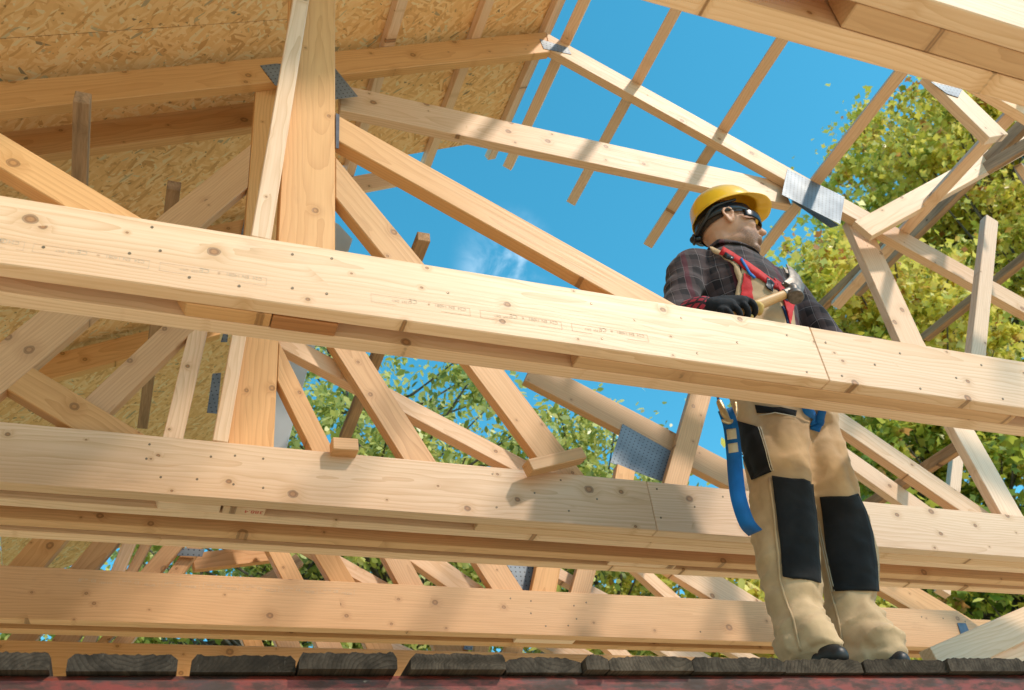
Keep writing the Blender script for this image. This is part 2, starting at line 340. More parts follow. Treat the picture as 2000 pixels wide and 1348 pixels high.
# webs seen between the chords of B and C (from left to right)
cm(((10, 1111), (60, 1054)), ((79, 1114), (128, 1058)))
cm(((130, 1116), (178, 1061)), ((184, 1118), (226, 1064)))
cm(((214, 1120), (237, 1064)), ((242, 1121), (262, 1065)), 'spruce', -.001)
cm(((243, 1121), (272, 1066)), ((258, 1121), (300, 1066)), dy=.05)
cm(((268, 1122), (316, 1068)), ((312, 1124), (350, 1070)), dy=.05)
cm(((322, 1125), (352, 1085)), ((352, 1126), (384, 1086)), dy=.10)
rw = dict(e0=0.25, e1=0.06)
cm(((567, 1082), (597, 1139)), ((527, 1082), (553, 1136)), **rw)
cm(((665, 1088), (697, 1141)), ((617, 1084), (645, 1139)), **rw)
cm(((800, 1092), (830, 1146)), ((750, 1090), (780, 1144)), **rw)
cm(((990, 1103), (1024, 1155)), ((930, 1100), (962, 1152)), **rw)
cm(((665, 1086), (770, 1145)), ((625, 1092), (690, 1130)), 'spruce', .05, e0=.3, e1=.1)
cm(((872, 1096), (952, 1152)), ((808, 1104), (880, 1149)), 'spruce', .05, e0=.3, e1=.1)
cm(((1048, 1107), (1037, 1160)), ((1098, 1110), (1083, 1160)), 'spruce_shaded', -.02, e0=.2, e1=.06)
cm(((1128, 1110), (1114, 1160)), ((1166, 1113), (1152, 1161)), 'spruce_shaded', -.02, e0=.2, e1=.06)
cm(((1100, 1112), (1200, 1166)), ((1088, 1130), (1110, 1140)), 'spruce', .06, e0=.3, e1=.1)
cm(((1276, 1119), (1334, 1171)), ((1242, 1116), (1300, 1170)), 'spruce', .06, e0=.3, e1=.1)
cm(((1412, 1127), (1495, 1178)), ((1308, 1120), (1397, 1174)), 'spruce', .05, e0=.3, e1=.1)
cm(((1802, 1152), (1876, 1196)), ((1718, 1150), (1776, 1191)), 'spruce_shaded', .05, e0=.3, e1=.1)
# diagonal with the big punched plate, seen between A and B
member('web', yC, 0.045, ((1128, 745), (1440, 908)), ((1008, 730), (1330, 905)), M['spruce_shaded'], TC, 0.25, 0.2)
member('web', yC + .05, 0.045, ((1645, 868), (1815, 988)), ((1650, 905), (1762, 985)), M['spruce'], TC, 0.5, 0.2)
member('web', 3.50, 0.045, ((1345, 780), (1300, 935)), ((1390, 780), (1342, 942)), M['spruce_shaded'], TC, 0.35, 0.25)
member('web', yC - .05, 0.045, ((1205, 912), (1200, 940)), ((1242, 912), (1238, 940)), M['spruce_shaded'], TC, 0.02, 0.3)
rafterL(3.68, 0.046, -4.0, 0.44, M['spruce_shaded'], TC)
# --- truss D
TD = root('roof_truss', (0.3, 4.35, ZB), 'farthest roof truss, only a strip of its chord showing just above the scaffold planks', 'roof truss', 'roof trusses')
yD = 4.290
chord('bottom_chord', yD, PLY, -3.6, 5.2, M['spruce_shaded'], TD)
rafterL(4.43, 0.046, -4.0, 0.30, M['spruce_shaded'], TD)
def dm(T, B, mat='spruce_shaded', dy=0.0, e0=.05, e1=.22):
    return member('web', 4.38 + dy, 0.043, T, B, M[mat], TD, e0, e1)
dm(((13, 1249), (27, 1232)), ((70, 1251), (84, 1232)))
dm(((100, 1252), (114, 1232)), ((153, 1253), (162, 1235)))
dm(((160, 1253), (168, 1235)), ((188, 1253), (194, 1235)), 'spruce', -.002)
dm(((190, 1253), (206, 1236)), ((212, 1255), (226, 1236)))
dm(((218, 1255), (232, 1238)), ((255, 1256), (272, 1238)))
for a, b in ((471, 510), (535, 582), (612, 662), (707, 760), (840, 905)):
    dm(((b, 1248), (b + 9, 1268)), ((a, 1246), (a + 9, 1266)), e0=.22, e1=.05)
dm(((765, 1250), (805, 1268)), ((722, 1252), (750, 1265)), 'spruce', .05, e0=.22, e1=.05)
dm(((929, 1255), (926, 1272)), ((957, 1257), (954, 1274)), e0=.22, e1=.05)
dm(((988, 1258), (984, 1275)), ((1024, 1260), (1020, 1276)), e0=.22, e1=.05)
dm(((1130, 1259), (1165, 1280)), ((1048, 1256), (1078, 1275)), 'spruce', .05, e0=.3, e1=.1)
dm(((1216, 1262), (1236, 1281)), ((1175, 1259), (1195, 1279)), 'spruce', .05, e0=.3, e1=.1)
dm(((1362, 1266), (1388, 1282)), ((1275, 1263), (1300, 1280)), 'spruce', .05, e0=.3, e1=.1)
dm(((1456, 1270), (1482, 1283)), ((1412, 1268), (1436, 1282)), 'spruce', .05, e0=.3, e1=.1)
# --- screws, stamps
scm = None
def screw(par, x, y, z):
    global scm
    if scm is None:
        v = []; f = []
        for r, yy in ((0.0034, -0.0004), (0.0038, 0.001)):
            for k in range(10): v.append((r * math.cos(k * .6283), yy, r * math.sin(k * .6283)))
        v.append((0, -0.0002, 0)); f = [[i, (i + 1) % 10, (i + 1) % 10 + 10, i + 10] for i in range(10)] + [[i, (i + 1) % 10, 20] for i in range(10)]
        scm = mesh_from('screw', v, f); scm.materials.append(M['screw'])
    return link('screw', scm, None, par, Matrix.Translation((x, y, z)))
for q in ((85, 483), (253, 495), (297, 444), (370, 542), (467, 559), (313, 490), (571, 497), (571, 563), (638, 574), (648, 505), (875, 572), (1155, 593), (1240, 625), (1331, 621), (1176, 661), (1362, 690), (1440, 669), (1537, 655), (1576, 727)):
    p = at(*q, yA); screw(cA, p.x, yA - .0008, p.z)
for q in ((1613, 669), (1709, 712), (1645, 734), (1758, 690), (1798, 759), (1868, 738), (1917, 713), (1959, 779)):
    p = at(*q, yA); screw(cA2, p.x, yA - .0001, p.z)
for q in ((292, 868), (286, 896), (314, 932), (385, 936), (459, 890), (514, 896), (456, 946), (514, 953), (412, 892), (962, 926), (1095, 938), (1044, 963), (970, 991), (1166, 975), (1111, 998)):
    p = at(*q, yB); screw(cB, p.x, yB - .0008, p.z)
for q in ((1283, 955), (1291, 1011), (1357, 990), (1412, 970), (1448, 1026)):
    p = at(*q, yB); screw(cB2, p.x, yB - .0001, p.z)
for q in ((997, 1169), (1037, 1174), (1037, 1198), (1121, 1183), (1145, 1177), (1126, 1209), (1066, 1223), (1110, 1222), (1368, 1234), (1800, 1205), (1842, 1208), (1885, 1214), (1880, 1222)):
    p = at(*q, yC); screw(cC, p.x, yC - .0008, p.z)
def stamp(par, x, z, Y, h, txt, mat=None, flip=True):
    cu = bpy.data.curves.new('stamp', 'FONT'); cu.body = txt; cu.size = h; cu.align_x = 'LEFT'
    ob = bpy.data.objects.new('tmp', cu); me = bpy.data.meshes.new_from_object(ob); bpy.data.objects.remove(ob)
    M4 = Matrix.Translation((x, Y - 0.0006, z)) @ (Matrix.Rotation(math.pi, 4, 'Y') if flip else Matrix.Identity(4)) @ Matrix.Rotation(math.pi / 2, 4, 'X')
    me.materials.clear(); return link('grade_stamp', me, mat or M['ink'], par, M4)
def stampbox(par, x0, x1, z0, z1, Y):
    t = .0008; V = []; Fc = []
    for a, b, c, d in ((x0, x0 + t, z0, z1), (x1 - t, x1, z0, z1), (x0, x1, z1 - t, z1), (x0, x0 + (x1 - x0) * .25, z0, z0 + t), (x1 - (x1 - x0) * .3, x1, z0, z0 + t)):
        n = len(V); V += [(a, Y - .0006, c), (b, Y - .0006, c), (b, Y - .0006, d), (a, Y - .0006, d)]; Fc.append([n, n + 1, n + 2, n + 3])
    link('grade_stamp', mesh_from('stamp_frame', V, Fc), M['ink'], par)
for (q0, q1) in (((0, 478), (44, 494)), ((66, 478), (290, 527)), ((312, 520), (520, 560)), ((725, 592), (920, 625)), ((938, 612), (1100, 652)), ((1117, 640), (1270, 678))):
    a = at(*q0, yA); b = at(*q1, yA); zc = 1.545
    stampbox(cA, a.x, b.x, zc, zc + .025, yA)
    stamp(cA, b.x - .01, zc + .023, yA, .013, 'C24  EN 14081   \u2261'); stamp(cA, (a.x + b.x) / 2 - .01, zc + .025, yA, .018, 'CE'); stamp(cA, (a.x + b.x) / 2 - .03, zc + .017, yA, .010, '1359  DRY')
x0 = at(147, 1138, yC).x
for k in range(7):
    a = x0 + k * .148; zc = 1.642
    if k: stampbox(cC, a, a + .135, zc, zc + .024, yC)
    else: stamp(cC, a + .008, zc + .004, yC, .018, '\u2261', flip=False)
    stamp(cC, a + .08, zc + .002, yC, .011, '1359 C24', flip=False); stamp(cC, a + .052, zc + .006, yC, .015, 'CE', flip=False); stamp(cC, a + .01, zc + .012, yC, .009, 'DRY EN', flip=False)
p = atz(468, 989, ZB)
cu = bpy.data.curves.new('mark', 'FONT'); cu.body = '388.4'; cu.size = .026
ob = bpy.data.objects.new('tmp', cu); me = bpy.data.meshes.new_from_object(ob); bpy.data.objects.remove(ob); me.materials.clear()
link('painted_mark', me, M['redink'], blkB, Matrix.Translation((p.x + .075, 2.717, ZB - .0016)) @ Matrix.Rotation(math.pi, 4, 'X') @ Matrix.Rotation(math.pi, 4, 'Z') @ Matrix.Identity(4))
# --- punched nail plates (2 mm sheet, sitting proud of the timber)
def plate(par, Y, pts, name='nail_plate', mat='plate', t=0.002):
    P = [at(*q, Y) for q in pts]; d = P[1] - P[0]
    return prism(name, [(p.x, p.z) for p in P], Y, t, math.atan2(d.z, d.x), M[mat], par, w=0)
plate(TB, yB - .003, ((1538, 330), (1650, 385), (1641, 438), (1527, 380)))
plate(TB, yB + .096, ((1545, 392), (1560, 393), (1640, 440), (1622, 445)))
plate(TB, yB - .003, ((508, 128), (540, 124), (655, 134), (699, 188), (655, 194), (537, 166)))
plate(TB, yB - .003, ((1054, 76), (1110, 93), (1116, 106), (1062, 95)))
plate(TA, yA + .044, ((656, 221), (663, 224), (662, 290), (656, 289)), mat='strap')
plate(TC, yC - .004, ((1216, 828), (1323, 888), (1305, 945), (1192, 903)))
plate(TC, 3.67, ((478, 424), (490, 422), (484, 462), (470, 462)))
plate(TC, 3.66, ((415, 730), (432, 728), (424, 808), (404, 806)))
plate(TC, 3.66, ((436, 650), (446, 651), (444, 668), (431, 668)))
plate(TC, 3.70, ((990, 1103), (1096, 1108), (1082, 1160), (1022, 1156)))
plate(TD, 4.37, ((910, 1252), (926, 1254), (922, 1270), (905, 1268)))
plate(TC, 3.72, ((352, 1070), (400, 1073), (395, 1087), (345, 1085)))
plate(TA, yA + .043, ((1818, 160), (1880, 174), (1872, 190), (1850, 183)))
plate(TC, yC - .004, ((1870, 1217), (1886, 1217), (1904, 1256), (1884, 1262)), name='steel_strap', mat='strap')
# --- battens on the right slope (open to the sky) and the left slope (under the boards)
def batten(X, Cs, sgn, Y0, Y1, label, mat='spruce', w=.058, t=.040):
    z = (Cs - .532 * X) if sgn > 0 else (Cs + .532 * X)
    nrm = Vector((.47 * sgn, 0, .883))
    c = Vector((X, 0, z)) + nrm * (t / 2 + .001)
    o = beam('roof_batten', (c.x, Y0, c.z), (c.x, Y1, c.z), nrm, t, w, M[mat])
    tag(o, label, 'batten', 'roof battens'); return o
bl = ['bare roof batten against the sky just right of the ridge', 'roof batten crossing the sky, second right of the ridge, ending above the front chord', 'roof batten ending in the sky just left of the yellow helmet',
      'roof batten passing above the large nail plate, its lower part behind the helmet']
for X, l in zip((1.79, 2.175, 2.64, 3.14), bl): batten(X, 5.33, 1, .2, 3.57, l)
batten(3.62, 5.33, 1, .2, 3.3, 'roof batten low on the right slope in front of the maple foliage')
for q, l in (((1075, 66), 'outermost batten under the strand board edge, with its pale sawn end in the sky'), ((935, 82), 'batten under the strand board, second left of the ridge'), ((765, 95), 'batten under the strand board, third left of the ridge')):
    batten(at(*q, yB).x - .01, 3.535, -1, .2, 3.58, l)
# --- strand board sheathing on the left slope
def osb(x0, x1, Y0, Y1, label):
    C = 3.535 + .0465; nrm = Vector((-.47, 0, .883)); xd = Vector((.883, 0, .47))
    a = Vector((x0, 0, C + .532 * x0)); b = Vector((x1, 0, C + .532 * x1))
    P = (a + b) / 2 + nrm * .010
    o = beam('sheathing_board', (P.x, Y0, P.z), (P.x, Y1, P.z), nrm, .018, (b - a).length - .003, M['osb'], bw=.001)
    tag(o, label, 'sheathing board', 'strand board sheets of the roof sheathing')
    return o
osb(.447, 1.685, .05, 3.46, 'strand board sheet at the ridge, top middle of the picture behind the king post')
osb(-.795, .444, .05, 2.5, 'strand board sheet in the top left corner above the long rafter')
osb(-.795, .444, 2.503, 4.94, 'sunlit strand board sheet left of the king post, above the front chord')
osb(-2.04, -.798, .05, 2.5, 'strand board sheet next to the eave, beyond the left edge')
osb(-2.04, -.798, 2.503, 4.94, 'strand board sheet next to the eave, left edge of the picture behind the webs')
osb(-.795, .444, 4.943, 7.1, 'farthest strand board sheet, seen low between the left webs')
osb(-2.04, -.798, 4.943, 7.1, 'farthest strand board sheet next to the eave')
osb(-3.28, -2.043, .05, 7.1, 'lowest strip of strand board along the eave')
o = prism('fascia_board', [(.60, 3.53 + .532 * .6), (1.14, 3.53 + .532 * 1.14), (1.14, 3.40 + .532 * 1.14), (.60, 3.40 + .532 * .6)], 3.50, .022, ra, M['spruce'])
tag(o, 'short pale board at the far edge of the strand board, against the sky', 'board')
# --- loose, weathered temporary braces running away from the camera
def ybrace(q0, Y0, q1, w, t, mat, label, Y1=None, cat='brace', grp='temporary braces nailed across the trusses', up=(0, 0, 1), name='temporary_brace'):
    P0 = at(*q0, Y0); r1 = ray(*q1)
    if Y1 is None:
        Y1 = P0.z / r1.z * r1.y
    P1 = at(*q1, Y1)
    o = beam(name, P0, P1, up, w, t, M[mat]); tag(o, label, cat, grp); return o
s1 = ybrace((161, 190), 2.50, (154, 420), .06, .055, 'old', 'dark weathered brace with red paint on its end, hanging in front of the left rafter')
ybrace((340, 362), 2.85, (279, 830), .05, .052, 'old', 'weathered brace whose cut end shows between the rafter and the left web')
ybrace((828, 462), 2.82, (672, 858), .05, .055, 'old', 'weathered brace with its end against the sky, continuing below the front chord')
ybrace((2010, 235), 2.05, (1672, 570), .075, .045, 'old', 'long weathered brace crossing in front of the maple, upper right')
ybrace((2040, 262), 2.03, (1925, 330), .07, .03, 'old', 'short weathered board doubled on the long brace at the right edge')
ybrace((1740, 470), 2.86, (1585, 618), .05, .05, 'old', 'weathered brace behind the right strut of the second truss')
ybrace((2020, 490), 2.75, (1806, 660), .05, .055, 'old', 'weathered brace low on the right, behind the upright board')
ybrace((1890, 862), 3.2, (1690, 992), .06, .05, 'old', 'dark weathered brace behind the lower right struts')
ybrace((2020, 268), 2.25, (1683, 452), .12, .04, 'spruce', 'wide pale brace board rising to the right edge, in front of the maple', Y1=2.60)
ybrace((1932, 432), 2.45, (1903, 705), .075, .05, 'spruce', 'upright pale board standing in front of the maple at the right', Y1=2.48, up=(1, 0, .3))
ybrace((1990, 330), 2.35, (2040, 400), .07, .045, 'spruce_shaded', 'stub of a warm coloured strut at the right edge', Y1=2.3)
ybrace((1822, 1300), 2.30, (2030, 1205), .10, .045, 'spruce', 'pale board rising from the scaffold at the lower right corner', Y1=2.45, up=(0, 0, 1))
ybrace((1892, 1325), 2.38, (2050, 1262), .12, .045, 'spruce', 'second pale board behind the first at the lower right corner', Y1=2.50, up=(0, 0, 1))
ybrace((1870, 870), 3.95, (1840, 1160), .075, .05, 'spruce', 'pale upright post far behind the lower right struts', Y1=3.95, up=(1, 0, 0), name='wall_stud')
ybrace((408, 560), 2.80, (330, 890), .06, .04, 'spruce', 'white sunlit board leaning beside the second king post', Y1=2.735, up=(1, 0, 0))
ybrace((1030, 915), 2.60, (1135, 890), .045, .05, 'spruce_shaded', 'short offcut lying on the middle chord below the right web', Y1=2.62, name='timber_offcut', cat='offcut', grp=None)
ybrace((647, 873), 2.64, (697, 876), .045, .05, 'spruce_shaded', 'small wood block on the middle chord with a nail standing in it', Y1=2.64, name='timber_offcut', cat='offcut', grp=None)
ybrace((375, 1100), 3.80, (560, 1078), .075, .03, 'spruce_shaded', 'board lying across the far webs at the lower left', Y1=3.86)
ybrace((585, 1094), 4.1, (500, 1150), .06, .03, 'old', 'dark board lying across the far webs', Y1=4.1)
# white sheet seen right of the second king post
P = [at(*q, 3.55) for q in ((630, 418), (662, 438), (689, 467), (607, 700), (552, 905), (520, 905), (540, 700))]
o = prism('white_plank', [(p.x, p.z) for p in P], 3.55, .03, 1.3, M['white_panel']); tag(o, 'white plank leaning behind both king posts, its pale tip against the sky', 'plank')
# red paint blob on brace end
# ================================================================== scaffold
ZD = .8
def dk(px): return atz(px, 1274 + 11 * px / 1850.0, ZD)
rotd = math.atan2(dk(1850).y - dk(0).y, dk(1850).x - dk(0).x)
edges = [(-330, -120), (-112, 103), (133, 350), (375, 580), (583, 774), (799, 984), (988, 1136), (1139, 1184), (1186, 1349), (1351, 1529), (1531, 1684), (1687, 1851), (1847, 1996), (2000, 2150)]
pl = ['leftmost', 'second from left, a wide gap on each side', 'third from left', 'fourth from left', 'fifth from left', 'sixth from left', 'narrow split', 'right of the narrow one', 'just left of the worker', 'under the near boot', 'under the far boot', 'right of the far boot', 'last at the right edge']
k = 0
names = {(-330, -120): 'weathered scaffold plank just beyond the left edge', (-112, 103): 'weathered scaffold plank cut by the left edge', (133, 350): 'wide weathered scaffold plank standing alone between two wide gaps',
 (375, 580): 'dark scaffold plank below the left webs with a pale streak in its end grain', (583, 774): 'dark scaffold plank left of the gap under the middle of the picture', (799, 984): 'weathered scaffold plank right of the middle gap, showing its dark left side',
 (988, 1136): 'weathered scaffold plank just left of the narrow one', (1139, 1184): 'narrow split scaffold plank, the smallest of the row', (1186, 1349): 'weathered scaffold plank just right of the narrow one', (1351, 1529): 'weathered scaffold plank left of the worker boots',
 (1531, 1684): 'weathered scaffold plank under the near boot', (1687, 1851): 'weathered scaffold plank under the far boot', (1847, 1996): 'weathered scaffold plank at the lower right corner', (2000, 2150): 'weathered scaffold plank just beyond the right edge'}
for (a, b) in edges:
    A = dk(a); B = dk(b); dj = rnd.uniform(-.012, .012)
    w = (B - A).length; c = (A + B) / 2
    Mx = Matrix.Translation((c.x, c.y, ZD - .018)) @ Matrix.Rotation(rotd, 4, 'Z') @ Matrix.Rotation(math.pi / 2, 4, 'Z')
    # local x along the plank (away from the camera), y across; rough sawn upper corners
    crown = rnd.uniform(-.002, .004); cs = rnd.uniform(.006, .022); cs2 = rnd.uniform(.006, .02); z0, z1 = -.018, .018
    N = 26; prof = []
    prof += [(-w / 2 + .001, z0), (w / 2 - .001, z0), (w / 2 - .001, z1 - .012)]
    for i in range(N + 1):
        f = i / N; yy = (w / 2 - cs2) + f * (-w + cs + cs2); prof.append((yy, z1 + rnd.uniform(-.003, .0015) - crown * (2 * f - 1) ** 2))
    prof.append((-w / 2 + .001, z1 - .012))
    n = len(prof); V = []; Fc = []
    for xi, xx in enumerate((0 + dj, .56)):
        for (yy, zz) in prof: V.append((xx, yy, zz))
    Fc = [list(range(n)), list(range(2 * n - 1, n - 1, -1))] + [[i, i + n, (i + 1) % n + n, (i + 1) % n] for i in range(n)]
    me = bev(mesh_from('plank', V, Fc), 0)
    o = link('scaffold_plank', me, M['deck'], None, Mx); tag(o, names[(a, b)], 'plank', 'scaffold planks')
A = dk(-400); B = dk(2400)
zc = ZD - .036 - .0485
o = beam('scaffold_ledger', (A.x, A.y + .045, zc), (B.x, B.y + .045, zc), (0, 0, 1), .095, .06, M['red'], bw=.014); tag(o, 'red painted steel ledger with chipped paint carrying the scaffold planks', 'scaffold beam')
for X in (-1.9, 3.3):
    for dy in (.06, .44):
        o = beam('scaffold_post', (X, 2.03 + dy, GROUND), (X, 2.03 + dy, ZD - .15), (0, 1, 0), .06, .06, M['red'], bw=.012)
        tag(o, ('red scaffold leg standing ' + ('far left' if X < 0 else 'far right') + (' under the front ledger' if dy < .5 else ' under the rear ledger')), 'scaffold leg', 'scaffold legs')
o = beam('scaffold_ledger', (-2.2, 2.50, zc), (4.0, 2.50, zc), (0, 0, 1), .095, .06, M['red'], bw=.014); tag(o, 'rear red ledger under the far ends of the scaffold planks', 'scaffold beam')
# ================================================================== trees
def leaf_mat(name, stops, trans=.45):
    s = NT(name); g = s.n('ShaderNodeNewGeometry'); tc = s.n('ShaderNodeTexCoord').outputs['Object']
    n = s.noise(tc, .9, 3)
    f = s.math('ADD', s.math('MULTIPLY', g.outputs['Random Per Island'], .80), s.math('MULTIPLY_ADD', n, 1.3, -.52), clamp=True)
    c = s.ramp(f, stops)
    d = s.n('ShaderNodeBsdfPrincipled'); s.l(c, d.inputs['Base Color']); d.inputs['Roughness'].default_value = .32; d.inputs['Specular IOR Level'].default_value = .5
    t = s.n('ShaderNodeBsdfTranslucent'); s.l(c, t.inputs[0])
    m = s.n('ShaderNodeMixShader'); m.inputs[0].default_value = trans; s.l(d.outputs[0], m.inputs[1]); s.l(t.outputs[0], m.inputs[2]); s.l(m.outputs[0], s.out.inputs[0]); return s.m
M['maple'] = leaf_mat('autumn_maple_leaf', [(0, (.15, .20, .02)), (.15, (.42, .42, .05)), (.4, (.78, .68, .10)), (.8, (.90, .76, .20)), (.93, (.66, .42, .10)), (1, (.55, .22, .07))])
M['birch'] = leaf_mat('green_leaf', [(0, (.12, .17, .03)), (.3, (.32, .36, .07)), (.6, (.62, .60, .14)), (1, (.85, .78, .32))])
M['deep'] = leaf_mat('deep_green_leaf', [(0, (.07, .12, .015)), (.3, (.28, .34, .04)), (.6, (.62, .60, .09)), (.94, (.45, .42, .07)), (1, (.62, .33, .12))])
M['bark'] = simple('bark', (.12, .10, .08), .9, .1, nscale=12, namt=.4, bump=.6, bscale=30, bdist=.02)
LEAFS = {'maple': np.array([(0, 0, 0), (.28, -.32, .05), (.55, -.55, .10), (.62, -.22, .05), (1.0, 0, 0), (.62, .22, .05), (.55, .55, .10), (.28, .32, .05)]),
         'oval': np.array([(0, 0, 0), (.35, -.26, .06), (.75, -.18, .05), (1.0, 0, -.03), (.75, .18, .05), (.35, .26, .06)])}
def tubes(segs, n=6):
    V = []; Fc = []
    for (a, b, ra_, rb_) in segs:
        d = (b - a).normalized(); u = d.orthogonal().normalized(); w = d.cross(u); k = len(V)
        for P, r in ((a, ra_), (b, rb_)):
            for i in range(n): V.append(P + (u * math.cos(i * math.tau / n) + w * math.sin(i * math.tau / n)) * r)
        Fc += [[k + i, k + (i + 1) % n, k + n + (i + 1) % n, k + n + i] for i in range(n)]
    return V, Fc
def tree(name, label, base, crown, radii, ncl, nlf, lsize, mat, shape, seed, clr=.5, hole=.42, trunk=.22, group='trees behind the roof frame'):
    rg = np.random.default_rng(seed); r2 = random.Random(seed)
    rt = root(name, base, label, 'tree', group)
    C = Vector(crown); B = Vector(base); segs = []
    pts = []
    prev = B; Np = 7
    for i in range(1, Np + 1):
        f = i / Np; q = B.lerp(C + Vector((0, 0, radii[2] * .6)), f) + Vector((r2.uniform(-.15, .15), r2.uniform(-.15, .15), 0)) * 2 * f
        segs.append((prev, q, trunk * (1 - .85 * (i - 1) / Np), trunk * (1 - .85 * i / Np))); prev = q; pts.append(q)
    cl = []; tries = 0
    while len(cl) < ncl and tries < ncl * 30:
        tries += 1
        v = Vector(rg.normal(size=3)).normalized() * (rg.random() ** .42)
        p = C + Vector((v.x * radii[0], v.y * radii[1], v.z * radii[2]))
        if noise.noise(p * .55 + Vector((seed, 0, 0))) * .5 + .5 + .12 * noise.noise(p * 1.7) < hole - .10: continue
        cl.append(p)
    for p in cl[::3]:
        j = min(range(len(pts)), key=lambda k: (pts[k] - p).length + max(0, pts[k].z - p.z + .3) * 2)
        s0 = pts[j]; m = s0.lerp(p, .55) + Vector((0, 0, -.12 * (p - s0).length)); r0 = trunk * .22
        segs.append((s0, m, r0, r0 * .55)); segs.append((m, p, r0 * .55, .008))
    V, Fc = tubes(segs, 6)
    link('trunk', mesh_from('trunk', V, Fc, True), M['bark'], rt)
    L = LEAFS[shape]; nv = len(L); N = len(cl) * nlf
    cen = np.repeat(np.array([tuple(p) for p in cl]), nlf, axis=0)
    g = rg.normal(size=(N, 3)); g *= np.abs(rg.normal(size=(N, 1))) * .72 * clr / np.linalg.norm(g, axis=1, keepdims=True) * np.repeat(rg.uniform(.45, 1.6, (len(cl), 1)), nlf, axis=0)
    cen = cen + g * np.array([1.15, 1.15, .75])
    x = rg.normal(size=(N, 3)) + np.array([0, 0, -.35]); x /= np.linalg.norm(x, axis=1, keepdims=True)
    up = rg.normal(size=(N, 3)) * .8 + np.array([0, 0, 1.0]) + g / clr * .5
    y = np.cross(up, x); y /= np.linalg.norm(y, axis=1, keepdims=True); z = np.cross(x, y)
    sz = lsize * rg.uniform(.55, 1.3, (N, 1, 1))
    P = cen[:, None, :] + sz * (L[None, :, 0:1] * x[:, None, :] + L[None, :, 1:2] * y[:, None, :] + L[None, :, 2:3] * z[:, None, :])
    me = bpy.data.meshes.new('crown'); me.vertices.add(N * nv); me.vertices.foreach_set('co', P.reshape(-1).astype(np.float32))
    me.loops.add(N * nv); me.loops.foreach_set('vertex_index', np.arange(N * nv, dtype=np.int32))
    me.polygons.add(N); me.polygons.foreach_set('loop_start', np.arange(0, N * nv, nv, dtype=np.int32)); me.polygons.foreach_set('loop_total', np.full(N, nv, dtype=np.int32))
    me.update(calc_edges=True)
    link('crown', me, M[mat], rt)
def tp(px, py, Y): return at(px, py, Y)
def treeat(name, label, px, py, Y, rad, *a, **k):
    c = tp(px, py, Y); b = (c.x + .3, c.y + .2, GROUND)
    tree(name, label, b, c, rad, *a, **k)
treeat('maple_tree', 'tall yellow-green maple filling the upper right, beyond the open rafters', 1945, 440, 12.5, (5.0, 3.2, 4.7), 620, 80, .18, 'maple', 'maple', 3, clr=.50, hole=.54, trunk=.30)
treeat('maple_tree', 'lower yellowing maple right behind the worker shoulder and struts', 1730, 720, 11.0, (3.0, 2.4, 3.2), 340, 70, .16, 'maple', 'maple', 5, clr=.42, hole=.52)
treeat('maple_tree', 'dark green tree with a few orange leaves at the lower right', 1960, 1080, 10.5, (3.4, 2.3, 2.6), 280, 75, .16, 'deep', 'maple', 8, clr=.44, hole=.45)
treeat('birch_tree', 'light small-leaved tree showing between the front and middle chords', 745, 1010, 9.5, (3.0, 2.0, 2.5), 470, 62, .10, 'birch', 'oval', 11, clr=.36, hole=.50, trunk=.12)
treeat('birch_tree', 'thin small-leaved tree just left of the large nail plate, under the blue sky', 1130, 1080, 10.0, (2.0, 1.8, 2.0), 210, 75, .10, 'birch', 'oval', 13, clr=.34, hole=.48, trunk=.09)
treeat('birch_tree', 'green tree low in the gaps under the middle chord, left of the worker legs', 1430, 1260, 10.5, (2.6, 1.8, 1.9), 260, 70, .15, 'maple', 'oval', 17, clr=.4, hole=.38, trunk=.12)
treeat('birch_tree', 'sparse small-leaved tree in the lowest gaps at the lower left', 420, 1260, 10.0, (3.4, 1.8, 1.5), 260, 70, .10, 'birch', 'oval', 19, clr=.34, hole=.5, trunk=.10)
# ================================================================== the worker
from mathutils.bvhtree import BVHTree
FW = Vector((.12, -.99, 0)).normalized(); RT = Vector((FW.y, -FW.x, 0)); UP = Vector((0, 0, 1))
PY = 2.17
def pxs(P):                                     # pixels per metre at a point
    d = Vector((AX.z, AY.z, AZ.z)); return F / (-(P.x * AX.z + P.y * AY.z + P.z * AZ.z))
def raw_ball(bm, c, rad, rot=None, seg=16):
    Mx = Matrix.Translation(c) @ (rot.to_4x4() if rot else Matrix.Identity(4)) @ Matrix.Diagonal((*rad, 1)) if not isinstance(rad, (int, float)) else Matrix.Translation(c) @ Matrix.Scale(rad, 4)
    bmesh.ops.create_uvsphere(bm, u_segments=seg, v_segments=max(8, seg * 2 // 3), radius=1.0, matrix=Mx)
def raw_loft(bm, rings, n=24):
    """rings: (centre, axis a, axis b) ellipses joined into one closed skin"""
    vs = []
    for (c, a, b) in rings: vs.append([bm.verts.new(c + a * math.cos(i * math.tau / n) + b * math.sin(i * math.tau / n)) for i in range(n)])
    for r0, r1 in zip(vs, vs[1:]):
        for i in range(n): bm.faces.new((r0[i], r0[(i + 1) % n], r1[(i + 1) % n], r1[i]))
    bm.faces.new(vs[0][::-1]); bm.faces.new(vs[-1])
